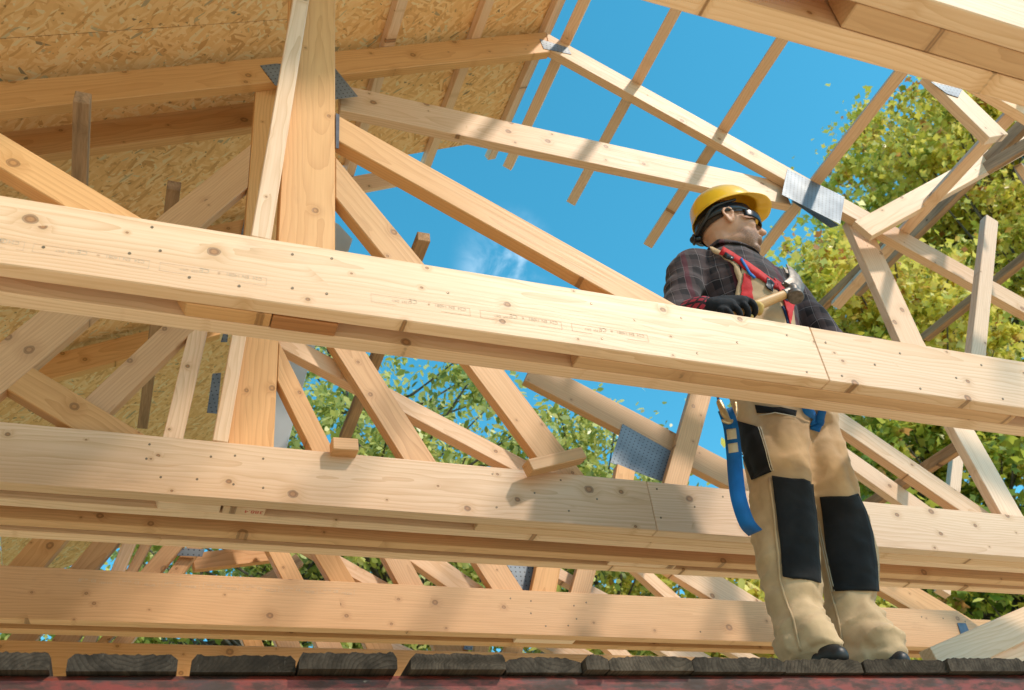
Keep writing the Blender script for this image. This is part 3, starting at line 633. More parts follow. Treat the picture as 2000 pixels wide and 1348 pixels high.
def raw_chain(bm, pts, n=14, flat=None):
    """tapered limb through (point, radius) with round joints"""
    rings = []; P = [Vector(p) for p, r in pts]; R_ = [r for p, r in pts]
    sub = []
    for i in range(len(P) - 1):
        for k in range(4):
            t = k / 4; p0 = P[max(0, i - 1)]; p1 = P[i]; p2 = P[i + 1]; p3 = P[min(len(P) - 1, i + 2)]
            q = .5 * ((2 * p1) + (p2 - p0) * t + (2 * p0 - 5 * p1 + 4 * p2 - p3) * t * t + (3 * p1 - p0 - 3 * p2 + p3) * t ** 3)
            sub.append((q, R_[i] * (1 - t) + R_[i + 1] * t))
    sub.append((P[-1], R_[-1]))
    u = None
    for i, (q, r) in enumerate(sub):
        d = (sub[min(i + 1, len(sub) - 1)][0] - sub[max(i - 1, 0)][0]).normalized()
        u = d.orthogonal().normalized() if u is None else (u - d * u.dot(d)).normalized()
        rings.append((q, u * r, d.cross(u) * r))
    raw_loft(bm, rings, n); raw_ball(bm, sub[0][0], sub[0][1], seg=12); raw_ball(bm, sub[-1][0], sub[-1][1], seg=12)
def finish(bm, name, mat, parent, vox=.008, smooth=4, Mx=None, wrinkle=None, factor=.5):
    bmesh.ops.recalc_face_normals(bm, faces=bm.faces)
    me0 = bpy.data.meshes.new(name + '_raw'); bm.to_mesh(me0); bm.free()
    ob = bpy.data.objects.new('tmp', me0); COL.objects.link(ob)
    m = ob.modifiers.new('r', 'REMESH'); m.mode = 'VOXEL'; m.voxel_size = vox; m.use_smooth_shade = True
    m2 = ob.modifiers.new('s', 'SMOOTH'); m2.iterations = smooth; m2.factor = factor
    dg = bpy.context.evaluated_depsgraph_get(); dg.update(); me = bpy.data.meshes.new_from_object(ob.evaluated_get(dg)); bpy.data.objects.remove(ob)
    if wrinkle:
        nrm = [v.normal.copy() for v in me.vertices]
        for v, nn in zip(me.vertices, nrm): v.co += nn * wrinkle(v.co)
        me.update()
    me.materials.clear(); me.name = name
    Mx = Mx or Matrix.Translation(parent.location)
    bv = BVHTree.FromPolygons([v.co[:] for v in me.vertices], [p.vertices[:] for p in me.polygons])
    me.transform(Mx.inverted()); me.polygons.foreach_set('use_smooth', [True] * len(me.polygons))
    return link(name, me, mat, parent, Mx), bv
# -------- joints
base = at(1640, 1290, 2.18); base.z = ZD
man = root('person', (base.x, base.y, ZD), 'worker in yellow hard hat, dark plaid shirt and tan work trousers, holding a hammer', 'person')
HP = at(1530, 792, PY); NK = at(1428, 508, PY - .02)
shR = at(1347, 524, PY - .02); shL = at(1528, 566, PY - .02)
HF = (Vector((.90, -.42, 0)).normalized() - UP * .05).normalized(); HL = UP.cross(HF).normalized(); HU = HF.cross(HL)
HC = at(1421, 452, PY - .05)
HR = Matrix.Translation(HC) @ Matrix((HF, HL, HU)).transposed().to_4x4(); HM = HR @ Matrix.Scale(1.12, 4)
H3 = HM.to_3x3()
def hl(x, y, z): return HM @ Vector((x, y, z))
elR = at(1318, 628, PY - .03); wrR = at(1384, 598, 1.985)
elL = at(1632, 676, PY - .06); wrL = at(1790, 700, 1.95)
# -------- materials
def skin_mat():
    s = NT('skin'); tc = s.n('ShaderNodeTexCoord').outputs['Object']; sp = s.n('ShaderNodeSeparateXYZ'); s.l(tc, sp.inputs[0])
    n = s.noise(tc, 60, 3); c = s.mix(n, (.52, .275, .17, 1), (.62, .345, .22, 1))
    # short stubble on jaw, chin and lip
    m = s.math('MULTIPLY', s.maprange(sp.outputs[2], -.028, -.055, 0, 1), s.maprange(sp.outputs[0], .0, .045, 0, 1))
    m = s.math('MULTIPLY', m, s.maprange(sp.outputs[2], -.135, -.115, 0, 1))
    g = s.maprange(s.noise(tc, 500, 2), .35, .6, .35, .85)
    c = s.mix(s.math('MULTIPLY', m, g), c, (.12, .065, .04, 1))
    s.bsdf(c, .5, s.bump(s.noise(tc, 250, 3), .15, .0008), .35, **{'Subsurface Weight': .12, 'Subsurface Radius': (.012, .005, .003), 'Subsurface Scale': 1.0}); return s.m
M['skin'] = skin_mat()
def cloth(name, col, rough=.85, var=.12, weave=900, **kw):
    s = NT(name); tc = s.n('ShaderNodeTexCoord').outputs['Object']
    n = s.noise(tc, 14, 4); c = s.mix(s.maprange(n, .3, .7, 0, 1), (*[k * (1 - var) for k in col], 1), (*[min(1, k * (1 + var)) for k in col], 1))
    w = s.noise(tc, weave, 2)
    c = s.mix(s.math('MULTIPLY', w, .25), c, (*[k * .6 for k in col], 1))
    s.bsdf(c, rough, s.bump(s.math('ADD', s.math('MULTIPLY', w, .15), s.noise(tc, 26, 3)), .5, .004), .15, **{'Sheen Weight': .06}); return s.m
M['tan'] = cloth('tan_canvas', (.54, .37, .215)); M['black'] = cloth('black_cordura', (.013, .013, .014), .8, .25)
M['redw'] = cloth('red_webbing', (.58, .028, .03), .6); M['bluew'] = cloth('blue_webbing', (.01, .13, .42), .55, .2, 500)
M['navyw'] = cloth('navy_webbing', (.01, .03, .10), .6); M['glove'] = cloth('black_glove_fabric', (.014, .015, .018), .75)
M['yglove'] = cloth('yellow_glove_leather', (.62, .40, .12), .6); M['stitch'] = simple('pale_stitch', (.55, .50, .38), .8)
def plaid():
    s = NT('dark_plaid'); tc = s.n('ShaderNodeTexCoord').outputs['Object']
    wv = s.vmath('SCALE', s.noise(tc, 7, 2, out='Color'), scale=.035); p = s.vmath('ADD', tc, wv); sp = s.n('ShaderNodeSeparateXYZ'); s.l(p, sp.inputs[0])
    u = s.math('ADD', s.math('MULTIPLY', sp.outputs[0], .85), s.math('MULTIPLY', sp.outputs[1], -.75)); v = s.math('ADD', sp.outputs[2], s.math('MULTIPLY', sp.outputs[1], .25))
    def stripes(x, per, w, off=0.0):
        f = s.math('FRACT', s.math('ADD', s.math('DIVIDE', x, per), off)); return s.maprange(s.math('ABSOLUTE', s.math('SUBTRACT', f, .5)), w, w * 1.25, 1, 0)
    c = (.022, .017, .019, 1)
    c = s.mix(s.math('MULTIPLY', stripes(u, .062, .20), .55), c, (.09, .06, .06, 1)); c = s.mix(s.math('MULTIPLY', stripes(v, .062, .20), .5), c, (.085, .056, .056, 1))
    c = s.mix(s.math('MULTIPLY', stripes(u, .062, .018, .30), .5), c, (.24, .19, .19, 1)); c = s.mix(s.math('MULTIPLY', stripes(v, .062, .018, .30), .5), c, (.24, .19, .19, 1))
    c = s.mix(s.math('MULTIPLY', stripes(u, .17, .05, .1), .7), c, (.10, .02, .03, 1))
    s.bsdf(c, .85, s.bump(s.noise(tc, 22, 3), .5, .004), .12, **{'Sheen Weight': .15}); return s.m
M['plaid'] = plaid(); 
def redplaid():
    s = NT('red_plaid'); tc = s.n('ShaderNodeTexCoord').outputs['Object']
    sp = s.n('ShaderNodeSeparateXYZ'); s.l(tc, sp.inputs[0])
    f = s.math('FRACT', s.math('MULTIPLY', s.math('ADD', sp.outputs[0], sp.outputs[2]), 38)); g = s.math('FRACT', s.math('MULTIPLY', s.math('SUBTRACT', sp.outputs[0], sp.outputs[2]), 38))
    c = s.mix(s.math('GREATER_THAN', f, .6), (.40, .03, .05, 1), (.03, .015, .02, 1)); c = s.mix(s.math('GREATER_THAN', g, .68), c, (.05, .02, .025, 1)); s.bsdf(c, .85); return s.m
M['redplaid'] = redplaid()
M['helmet'] = simple('yellow_helmet_plastic', (.88, .50, .02), .28, .5, **{'Coat Weight': .3})
M['blackpl'] = simple('black_plastic', (.012, .012, .013), .3, .5); M['lens'] = simple('dark_lens', (.004, .004, .005), .22, .3)
M['hair'] = simple('short_brown_hair', (.055, .032, .02), .7, .2, nscale=400, namt=.6, bump=.6, bscale=700, bdist=.002)
M['steel'] = simple('hammer_steel', (.17, .145, .125), .48, .5, .7, nscale=60, namt=.3, bump=.2, bscale=120)
M['handle'] = timber('hammer_handle', (.60, .34, .13), (.42, .20, .06), (.2, .1, .04), ringf=300, knots=0)
M['boot'] = simple('black_boot_leather', (.015, .013, .012), .45, .4, nscale=20, bump=.3)
M['gold'] = simple('brassy_buckle', (.55, .42, .24), .35, .5, .6)
# -------- body: one continuous mesh (head, neck, trunk, arms, hands, legs)
bm = bmesh.new()
def hb(c, r): raw_ball(bm, hl(*c), r, H3, 24)
hb((-.004, 0, .028), (.097, .076, .097)); hb((.040, 0, -.030), (.056, .056, .078)); hb((.022, 0, -.066), (.062, .051, .036)); hb((.072, 0, -.094), (.020, .024, .018))
hb((.086, 0, .026), (.014, .046, .010)); hb((.096, 0, -.052), (.011, .023, .0065)); hb((.094, 0, -.064), (.010, .020, .0075))
for sgn in (-1, 1):
    hb((.064, .040 * sgn, -.016), (.024, .019, .022)); hb((.106, .011 * sgn, -.027), (.010, .008, .008)); hb((.080, .031 * sgn, .006), (.012, .015, .010))
raw_chain(bm, [(hl(.093, 0, .016), .008), (hl(.108, 0, -.006), .0095), (hl(.118, 0, -.024), .0115)], 12)
raw_chain(bm, [(hl(-.028, 0, -.045), .057), (NK + UP * .035 + FW * -.005, .060), (NK - UP * .04, .068)], 20)
# ears, cupped
for sgn in (-1, 1):
    e = [(-.014, .074, .026), (-.002, .083, .030), (.010, .082, .020), (.010, .078, .002), (.004, .076, -.018), (-.004, .077, -.027), (-.012, .083, -.010), (-.022, .088, .010), (-.014, .086, .026)]
    raw_chain(bm, [(hl(a, b * sgn, c), .0060) for a, b, c in e], 8); raw_ball(bm, hl(-.006, .074 * sgn, .002), (.013, .006, .022), H3, 12)
TR = [(HP - UP * .05, .175, .12), (HP + UP * .06, .165, .115), (HP.lerp(NK, .42), .15, .105), (HP.lerp(NK, .75), .175, .115), (HP.lerp(NK, .93), .15, .085), (NK, .06, .06)]
raw_loft(bm, [(c, RT * a, FW * b) for c, a, b in TR], 28)
for a, b, c in ((shR, elR, wrR), (shL, elL, wrL)): raw_chain(bm, [(a, .052), (a.lerp(b, .5), .046), (b, .038), (b.lerp(c, .4), .037), (c, .027)], 14)
# gripping right hand and resting left hand
hx0 = at(1398, 628, 1.965); hx1 = at(1548, 569, 1.955); hd = (hx1 - hx0).normalized()
toC = (-hx0).normalized(); side = (toC - hd * toC.dot(hd)).normalized(); topv = hd.cross(side); topv = topv if topv.z > 0 else -topv
def onh(px): return hx0 + hd * ((px - 1398) / 150.0 * (hx1 - hx0).length)
def fingers(bm_, infl=0.0):
    for k, (px, rr, sw) in enumerate(((1416, .0085, 185), (1431, .0095, 200), (1446, .010, 210), (1460, .0095, 205))):
        c = onh(px); pts = []
        for j in range(8):
            a = math.radians(70 - sw * j / 7); R0 = .0265
            pts.append((c + topv * math.sin(a) * R0 + side * math.cos(a) * R0, (rr + infl) * (1 - .03 * j)))
        raw_chain(bm_, pts, 10)
def palm(bm_, infl=0.0):
    raw_chain(bm_, [(wrR, .024 + infl), (wrR.lerp(onh(1425) + topv * .026, .55), .028 + infl), (onh(1430) + topv * .030, .022 + infl)], 14)
    raw_chain(bm_, [(wrR, .024 + infl), (wrR.lerp(onh(1448) + topv * .030, .5), .027 + infl), (onh(1450) + topv * .029 + side * .004, .020 + infl)], 14)
    raw_chain(bm_, [(onh(1414) + topv * .024, .015 + infl), (onh(1458) + topv * .027, .016 + infl)], 12)
def thumb(bm_, infl=0.0):
    raw_chain(bm_, [(wrR.lerp(onh(1440), .45) - side * .01, .016 + infl), (onh(1458) + topv * .012 - side * .022, .014 + infl), (onh(1470) - topv * .004 + side * .020, .0125 + infl), (onh(1466) - topv * .022 + side * .020, .0105 + infl)], 12)
fingers(bm); palm(bm); thumb(bm)
hz = ZT + .002
def lefthand(bm_, infl=0.0):
    raw_chain(bm_, [(wrL, .026 + infl), (Vector((2.27, 1.90, hz + .030)), .024 + infl), (Vector((2.275, 1.86, hz + .022)), .020 + infl)], 12)
    for k, (dx, ln) in enumerate(((-.036, .078), (-.012, .090), (.012, .086), (.035, .066))):
        p0 = Vector((2.275 + dx, 1.862, hz + .024)); raw_chain(bm_, [(p0, .0105 + infl), (p0 + Vector((dx * .15, -ln * .5, .006)), .010 + infl), (p0 + Vector((dx * .2, -ln, -.009)), .0085 + infl)], 10)
    raw_chain(bm_, [(Vector((2.245, 1.895, hz + .022)), .013 + infl), (Vector((2.215, 1.862, hz + .016)), .011 + infl), (Vector((2.205, 1.835, hz + .012)), .0095 + infl)], 10)
lefthand(bm)
# legs (knees slightly bent)
LR = [(800, 1437, 1590), (850, 1443, 1585), (896, 1451, 1583), (940, 1463, 1588), (988, 1461, 1594), (1040, 1466, 1600), (1093, 1474, 1604), (1137, 1486, 1604), (1165, 1494, 1609), (1193, 1502, 1604), (1225, 1510, 1616), (1250, 1516, 1631), (1283, 1522, 1626)]
LL = [(800, 1490, 1622), (850, 1510, 1638), (900, 1532, 1657), (940, 1545, 1668), (976, 1560, 1681), (1040, 1584, 1701), (1100, 1596, 1713), (1160, 1606, 1715), (1193, 1610, 1714), (1229, 1616, 1737), (1261, 1626, 1750), (1287, 1634, 1748)]
def legrings(rows, Y, shrink=0.0, asp=1.0):
    out = []
    for y, a, b in rows:
        c = at((a + b) / 2, y, Y); r = (b - a) / 2 / pxs(c) - shrink; out.append((c, RT * r, FW * r * asp))
    return out
for rows, Y in ((LR, PY + .005), (LL, PY + .03)):
    R3 = legrings(rows, Y, .026); ank = R3[-1][0].copy(); ank.z = ZD + .10
    raw_chain(bm, [(R3[0][0] + UP * .03, .085), (R3[3][0], .072), (R3[5][0], .056), (R3[7][0], .054), (ank, .036), (Vector((ank.x, ank.y, ZD + .045)) + FW * .03, .026), (Vector((ank.x, ank.y, ZD + .035)) + FW * .08, .020)], 16)
finish(bm, 'body', M['skin'], man, .0055, 3, HM)
# -------- shirt
bm = bmesh.new()
raw_loft(bm, [(c, RT * (a + .022), FW * (b + .020)) for c, a, b in TR[1:5]] + [(NK + UP * .004, RT * .088, FW * .085)], 32)
for a, b, c, e in ((shR, elR, wrR, .80), (shL, elL, wrL, .93)):
    raw_chain(bm, [(NK.lerp(a, .55) - UP * .022, .066), (a, .070), (a.lerp(b, .5), .065), (b, .058), (b.lerp(c, e * .5), .052), (b.lerp(c, e), .040)], 18)
def wr(p):
    q = p * 9; return .006 * noise.noise(Vector((q.x * 1.0, q.y, q.z * 2.6))) + .003 * noise.noise(p * 34)
shirt, bvS = finish(bm, 'shirt', M['plaid'], man, .009, 4, None, lambda p: .008 * noise.noise(Vector((p.x * 7, p.y * 7, p.z * 20))) + .005 * noise.noise(Vector((p.x * 22, p.y * 16, p.z * 40))))
bm = bmesh.new()                                # collar
n = 28; rg = []
for (dz, r, th) in ((-.012, .088, 0), (.028, .077, 0), (.040, .079, 0), (.032, .088, 0), (.004, .105, 0)):
    rg.append([bm.verts.new(NK + UP * (dz + .012 - .045 * max(0, math.cos(i * math.tau / n + .5)) ** .8) + (FW * math.cos(i * math.tau / n) * r * 1.02 + RT * math.sin(i * math.tau / n) * r)) for i in range(n)])
for a, b in zip(rg, rg[1:]):
    for i in range(n): bm.faces.new((a[i], a[(i + 1) % n], b[(i + 1) % n], b[i]))
me = bpy.data.meshes.new('collar'); bmesh.ops.recalc_face_normals(bm, faces=bm.faces); bm.to_mesh(me); bm.free(); me.transform(Matrix.Translation(-man.location)); me.polygons.foreach_set('use_smooth', [True] * len(me.polygons))
o = link('collar', me, M['plaid'], shirt, Matrix.Translation(man.location)); md = o.modifiers.new('s', 'SOLIDIFY'); md.thickness = .004
bm = bmesh.new(); q = elR.lerp(wrR, .72); raw_chain(bm, [(elR.lerp(wrR, .50), .050), (q, .047), (elR.lerp(wrR, .88), .041)], 18)
finish(bm, 'cuff', M['redplaid'], shirt, .006, 2, Matrix.Translation(man.location))
# -------- trousers
bm = bmesh.new()
raw_loft(bm, [(TR[0][0] - UP * .05, RT * .17, FW * .125), (TR[0][0], RT * .195, FW * .142), (TR[1][0], RT * .192, FW * .14), (HP.lerp(NK, .30), RT * .178, FW * .13)], 30)
RR = legrings(LR, PY + .005); RL = legrings(LL, PY + .03)
def ext(R): 
    c, a, b = R[-1]; return R
raw_loft(bm, RR, 28); raw_loft(bm, RL, 28)
for Rg in (RR, RL):                             # cloth bunched over the boots
    c = Rg[-1][0]; r0 = Rg[-1][1].length
    raw_chain(bm, [(Vector((c.x, c.y, ZD + .075)) + FW * .015 + RT * .012, r0 * .96), (Vector((c.x, c.y, ZD + .15)) - RT * .008, r0 * 1.0)], 20)
    raw_chain(bm, [(Vector((c.x, c.y, ZD + .085)) + FW * .070, r0 * .80), (Vector((c.x, c.y, ZD + .17)) + FW * .02, r0 * .8)], 20)
def twr(p):
    h = p.z - ZD; lo = max(0, min(1, (.42 - h) / .30))
    s1 = noise.noise(Vector((p.x * 5, p.y * 5, p.z * 11 + p.x * 9)))
    folds = abs(noise.noise(Vector((p.x * 8 + p.z * 5, p.y * 8, p.z * 17)))) - .25
    q = Vector((p.x * 7 + p.z * 6, p.y * 7, p.z * 13 - p.x * 5)); rdg = max(0, 1 - 3.2 * abs(noise.noise(q))) ** 2
    q2 = Vector((p.x * 6 - p.z * 9, p.y * 9, p.z * 9)); rdg2 = max(0, 1 - 3.6 * abs(noise.noise(q2 + Vector((7, 3, 1))))) ** 2
    return .004 * s1 + .022 * lo * folds + (.003 + .006 * lo) * rdg + (.003 + .004 * lo) * rdg2 - .003 + .018 * (1 - lo) * (abs(noise.noise(Vector((p.x * 11, p.y * 11, p.z * 4.5 - p.x * 6)))) - .25)
trou, bvT = finish(bm, 'trousers', M['tan'], man, .009, 3, None, twr)
def cast(px, py):
    d = ray(px, py).normalized(); best = None
    for bv in (bvS, bvT):
        h = bv.ray_cast(Vector((0, 0, 0)), d)
        if h[0] is not None and (best is None or h[3] < best[2]): best = (h[0], h[1], h[3])
    if best is None: return None
    n_ = best[1]; n_ = n_ if n_.dot(d) < 0 else -n_
    return best[0], n_
def inside(x, y, poly):
    c = False; j = len(poly) - 1
    for i in range(len(poly)):
        if (poly[i][1] > y) != (poly[j][1] > y) and x < (poly[j][0] - poly[i][0]) * (y - poly[i][1]) / (poly[j][1] - poly[i][1]) + poly[i][0]: c = not c
        j = i
    return c
def patch(name, poly, mat, parent, off=.003, thick=.003, lim=.35):
    """cloth panel sewn on the garment below it: quad grid between left and right outline, laid on the surface"""
    ys = [p[1] for p in poly]; y0, y1 = min(ys), max(ys); NR = max(3, int((y1 - y0) / 5)); NC = 14; G = []
    for i in range(NR + 1):
        y = y0 + .01 + (y1 - y0 - .02) * i / NR; xs_ = []
        for (a, b) in zip(poly, poly[1:] + poly[:1]):
            if (a[1] > y) != (b[1] > y): xs_.append(a[0] + (b[0] - a[0]) * (y - a[1]) / (b[1] - a[1]))
        xs_.sort(); row = []
        for j in range(NC + 1):
            x = xs_[0] + (xs_[-1] - xs_[0]) * j / NC; h = cast(x, y); row.append(None if h is None else (h[0], h[1]))
        G.append(row)
    V = []; idx = {}; Fc = []
    for i, row in enumerate(G):
        good = [r for r in row if r]
        for j, r in enumerate(row):
            if r: idx[i, j] = len(V); V.append(r[0] + r[1] * off)
    for i in range(NR):
        for j in range(NC):
            ks = [(i, j), (i, j + 1), (i + 1, j + 1), (i + 1, j)]
            if all(k in idx for k in ks):
                q = [V[idx[k]] for k in ks]
                if max((q[0] - q[1]).length, (q[1] - q[2]).length, (q[2] - q[3]).length) < .06: Fc.append([idx[k] for k in ks])
    me = mesh_from(name, [v - man.location for v in V], Fc, True)
    o = link(name, me, mat, parent, Matrix.Translation(man.location)); md = o.modifiers.new('s', 'SOLIDIFY'); md.thickness = thick; md.offset = -1; return o
def strip(name, pts, wpx, mat, parent, off=.006, thick=.003, sub=6):
    """webbing strap laid on the clothes along a line"""
    L_ = []
    for a, b in zip(pts, pts[1:]):
        for k in range(sub): L_.append((a[0] + (b[0] - a[0]) * k / sub, a[1] + (b[1] - a[1]) * k / sub))
    L_.append(pts[-1]); V = []; ok = []
    for i, (x, y) in enumerate(L_):
        x0, y0 = L_[max(0, i - 1)]; x1, y1 = L_[min(len(L_) - 1, i + 1)]; dx, dy = x1 - x0, y1 - y0; l_ = math.hypot(dx, dy); nx, ny = -dy / l_, dx / l_
        h = cast(x, y)
        if h is None: continue
        c, nn = h; tgt = cast(x + nx * 2, y + ny * 2); t3 = None
        # tangent direction across the strap on the surface
        r_ = ray(x + nx * 10, y + ny * 10); den = r_.dot(nn)
        if abs(den) < 1e-4: continue
        q = r_ * (c.dot(nn) / den); w = (q - c)
        if w.length < 1e-5: continue
        w = w.normalized() * (wpx / 2 / pxs(c)); V += [c + nn * off - w, c + nn * off + w]
    Fc = [[2 * i, 2 * i + 1, 2 * i + 3, 2 * i + 2] for i in range(len(V) // 2 - 1)]
    me = mesh_from(name, [v - man.location for v in V], Fc, True); o = link(name, me, mat, parent, Matrix.Translation(man.location)); md = o.modifiers.new('s', 'SOLIDIFY'); md.thickness = thick; md.offset = 1; return o
patch('knee_patch', [(1508, 932), (1585, 938), (1587, 968), (1592, 1000), (1595, 1040), (1601, 1137), (1530, 1130), (1524, 1060), (1517, 1000)], M['black'], trou)
patch('knee_patch', [(1601, 968), (1674, 966), (1690, 1000), (1702, 1040), (1711, 1100), (1714, 1160), (1630, 1157), (1616, 1080), (1607, 1000)], M['black'], trou)
patch('thigh_pocket', [(1441, 822), (1484, 836), (1509, 922), (1470, 938), (1452, 890)], M['black'], trou)
patch('hip_pocket', [(1476, 792), (1555, 800), (1552, 813), (1480, 812)], M['black'], trou)
for pts in ([(1503, 935), (1513, 1010), (1520, 1080), (1524, 1130), (1532, 1165), (1550, 1210), (1564, 1270)], [(1602, 1040), (1609, 1080), (1624, 1158), (1638, 1210), (1648, 1270)]): strip('seam', pts, 5, M['tan'], trou, .003, .002)
for pts in ([(1482, 836), (1495, 880), (1507, 922)], [(1486, 836), (1499, 880), (1511, 922)], [(1482, 813), (1515, 808), (1552, 816)], [(1598, 1018), (1612, 1085), (1628, 1156)], [(1602, 1018), (1616, 1085), (1632, 1156)]): strip('stitching', pts, 1.6, M['stitch'], trou, .006, .001)
patch('bib', [(1448, 520), (1480, 545), (1520, 575), (1545, 600), (1556, 690), (1440, 690), (1436, 600), (1444, 560)], M['tan'], trou, .006, .004)
strip('suspender', [(1382, 486), (1410, 500), (1436, 522), (1446, 552), (1440, 590)], 11, M['tan'], trou, .009)
hr = link('harness', mesh_from('harness', [(0, 0, 0)], []), M['redw'], man, Matrix.Translation(man.location))
bpy.data.objects.remove(hr)
h1 = strip('harness', [(1408, 494), (1438, 512), (1470, 534), (1500, 556), (1530, 574)], 20, M['redw'], man, .013, .004)
patch('harness_panel', [(1450, 538), (1464, 545), (1470, 600), (1445, 600)], M['redw'], h1, .013, .004)
patch('harness_panel', [(1505, 548), (1530, 566), (1545, 590), (1538, 640), (1530, 610), (1520, 580)], M['redw'], h1, .014, .004)
strip('harness_edge', [(1446, 514), (1458, 538), (1472, 550)], 6, M['bluew'], h1, .019, .003)
strip('harness_edge', [(1518, 585), (1530, 590), (1541, 588)], 6, M['bluew'], h1, .019, .003)
patch('harness_panel', [(1492, 548), (1506, 556), (1503, 574), (1490, 566)], M['blackpl'], h1, .016, .004)
strip('harness_strap', [(1524, 600), (1534, 622), (1540, 650)], 12, M['navyw'], h1, .010, .003)
strip('strap_buckle', [(1414, 503), (1432, 514)], 12, M['blackpl'], trou, .015, .004, 3)
# leg straps: blue webbing
strip('leg_strap', [(1570, 792), (1584, 815), (1592, 840)], 20, M['bluew'], h1, .012, .003); strip('leg_strap', [(1604, 792), (1600, 820), (1592, 845)], 16, M['bluew'], h1, .012, .003)
def ribbon(name, pts, w, mat, parent, axis, thick=.003):
    P = [at(*p[:2], p[2]) for p in pts]; S = []
    for i in range(len(P) - 1):
        for k in range(5):
            t = k / 5; p0 = P[max(0, i - 1)]; p1 = P[i]; p2 = P[i + 1]; p3 = P[min(len(P) - 1, i + 2)]
            S.append(.5 * ((2 * p1) + (p2 - p0) * t + (2 * p0 - 5 * p1 + 4 * p2 - p3) * t * t + (3 * p1 - p0 - 3 * p2 + p3) * t ** 3))
    S.append(P[-1]); V = []
    for i, q in enumerate(S):
        d = (S[min(i + 1, len(S) - 1)] - S[max(i - 1, 0)]).normalized(); a = (Vector(axis) - d * Vector(axis).dot(d)).normalized() * w / 2; V += [q - a, q + a]
    me = mesh_from(name, [v - man.location for v in V], [[2 * i, 2 * i + 1, 2 * i + 3, 2 * i + 2] for i in range(len(S) - 1)], True)
    o = link(name, me, mat, parent, Matrix.Translation(man.location)); md = o.modifiers.new('s', 'SOLIDIFY'); md.thickness = thick; return o
yy = PY - .16
ribbon('leg_strap', [(1416, 800, yy), (1427, 832, yy), (1433, 880, yy), (1437, 930, yy), (1443, 975, yy + .01), (1458, 1020, yy + .05), (1475, 1040, yy + .10)], .044, M['bluew'], h1, (.78, -.62, .12), .0022)
ribbon('leg_strap', [(1400, 770, yy + .05), (1408, 808, yy + .06), (1422, 848, yy + .08), (1446, 884, yy + .12)], .036, M['navyw'], h1, (.7, .7, .2))
ribbon('stitching', [(1428, 838, yy - .003), (1430, 858, yy - .003)], .028, M['stitch'], h1, (.78, -.62, .12), .001); ribbon('stitching', [(1431, 866, yy - .003), (1433, 884, yy - .003)], .028, M['stitch'], h1, (.78, -.62, .12), .001)
bm = bmesh.new(); yb = yy - .004
raw_chain(bm, [(at(1405, 786, yb), .010), (at(1414, 806, yb), .012), (at(1422, 822, yb), .008)], 10); raw_chain(bm, [(at(1436, 788, yb), .007), (at(1437, 810, yb), .006), (at(1426, 826, yb), .006), (at(1412, 822, yb), .006)], 10)
finish(bm, 'buckle', M['gold'], h1, .0035, 2, Matrix.Translation(man.location))
# -------- gloves
bm = bmesh.new(); fingers(bm, .0022); palm(bm, .0028); g1, _ = finish(bm, 'glove', M['glove'], man, .0036, 2, Matrix.Translation(man.location))
bm = bmesh.new(); thumb(bm, .003)
for px in (1420, 1436, 1452):
    c = onh(px); raw_chain(bm, [(c - topv * .028 + side * .012, .011), (c - topv * .028 - side * .014, .010)], 10)
finish(bm, 'leather_palm', M['yglove'], g1, .0036, 2, Matrix.Translation(man.location))
bm = bmesh.new(); raw_chain(bm, [(wrR.lerp(elR, .16), .036), (wrR.lerp(onh(1430), .18), .034)], 18); finish(bm, 'glove_cuff', M['glove'], g1, .0045, 1, Matrix.Translation(man.location))
bm = bmesh.new(); lefthand(bm, .003); finish(bm, 'glove', M['yglove'], man, .004, 2, Matrix.Translation(man.location))
# -------- boots
for rows, Y in ((LR, PY + .005), (LL, PY + .03)):
    c = at((rows[-1][1] + rows[-1][2]) / 2, rows[-1][0], Y); b = Vector((c.x, c.y, ZD)); bm = bmesh.new()
    raw_chain(bm, [(b - FW * .06 + UP * .04, .040), (b + FW * .04 + UP * .043, .044), (b + FW * .085 + UP * .038, .040), (b + FW * .115 + UP * .028, .027)], 18)
    raw_chain(bm, [(b + UP * .05, .046), (b + UP * .15, .050)], 16)
    for v in bm.verts: v.co.z = max(v.co.z, ZD + .003)
    finish(bm, 'boot', M['boot'], man, .006, 2, Matrix.Translation(man.location))
# -------- hard hat
def helmet():
    n = 72; rings = []
    for i in range(0, 17):
        ph = math.radians(4 + 86 * i / 16); row = []
        for k in range(n):
            th = k * math.tau / n; cx, cy = math.cos(th), math.sin(th)
            r = math.sin(ph) ** .92; x = .138 * r * cx - .006; y = .114 * r * cy; z = .128 * math.cos(ph) ** .9 + .038
            z += .006 * math.exp(-(y / .018) ** 2) * math.sin(ph); z += .003 * math.exp(-((abs(y) - .05) / .012) ** 2) * math.sin(ph)
            if ph > 1.2: z -= .020 * (ph - 1.2) / .37 * (1 - cx) * .5
            row.append((x, y, z))
        rings.append(row)
    last = rings[-1]
    for s_ in (.25, .55, .8, 1.0):
        row = []
        for k in range(n):
            th = k * math.tau / n; cx, cy = math.cos(th), math.sin(th); e = (.007 + .052 * max(0, cx) ** 2.2) * s_
            x, y, z = last[k]; row.append((x + cx * e, y + cy * e, z - (.004 + .014 * max(0, cx)) * s_ + .012 * max(0, cx) * cy * cy * s_))
        rings.append(row)
    V = [v for r in rings for v in r]; Fc = []
    for i in range(len(rings) - 1):
        for k in range(n): Fc.append([i * n + k, i * n + (k + 1) % n, (i + 1) * n + (k + 1) % n, (i + 1) * n + k])
    Fc.append(list(range(n))[::-1]); return V, Fc
V, Fc = helmet(); hat = link('hard_hat', mesh_from('hard_hat', V, Fc, True), M['helmet'], man, HR @ Matrix.Translation((.016, 0, .048)) @ Matrix.Rotation(math.radians(-9), 4, 'Y') @ Matrix.Diagonal((.93, .97, .90, 1)))
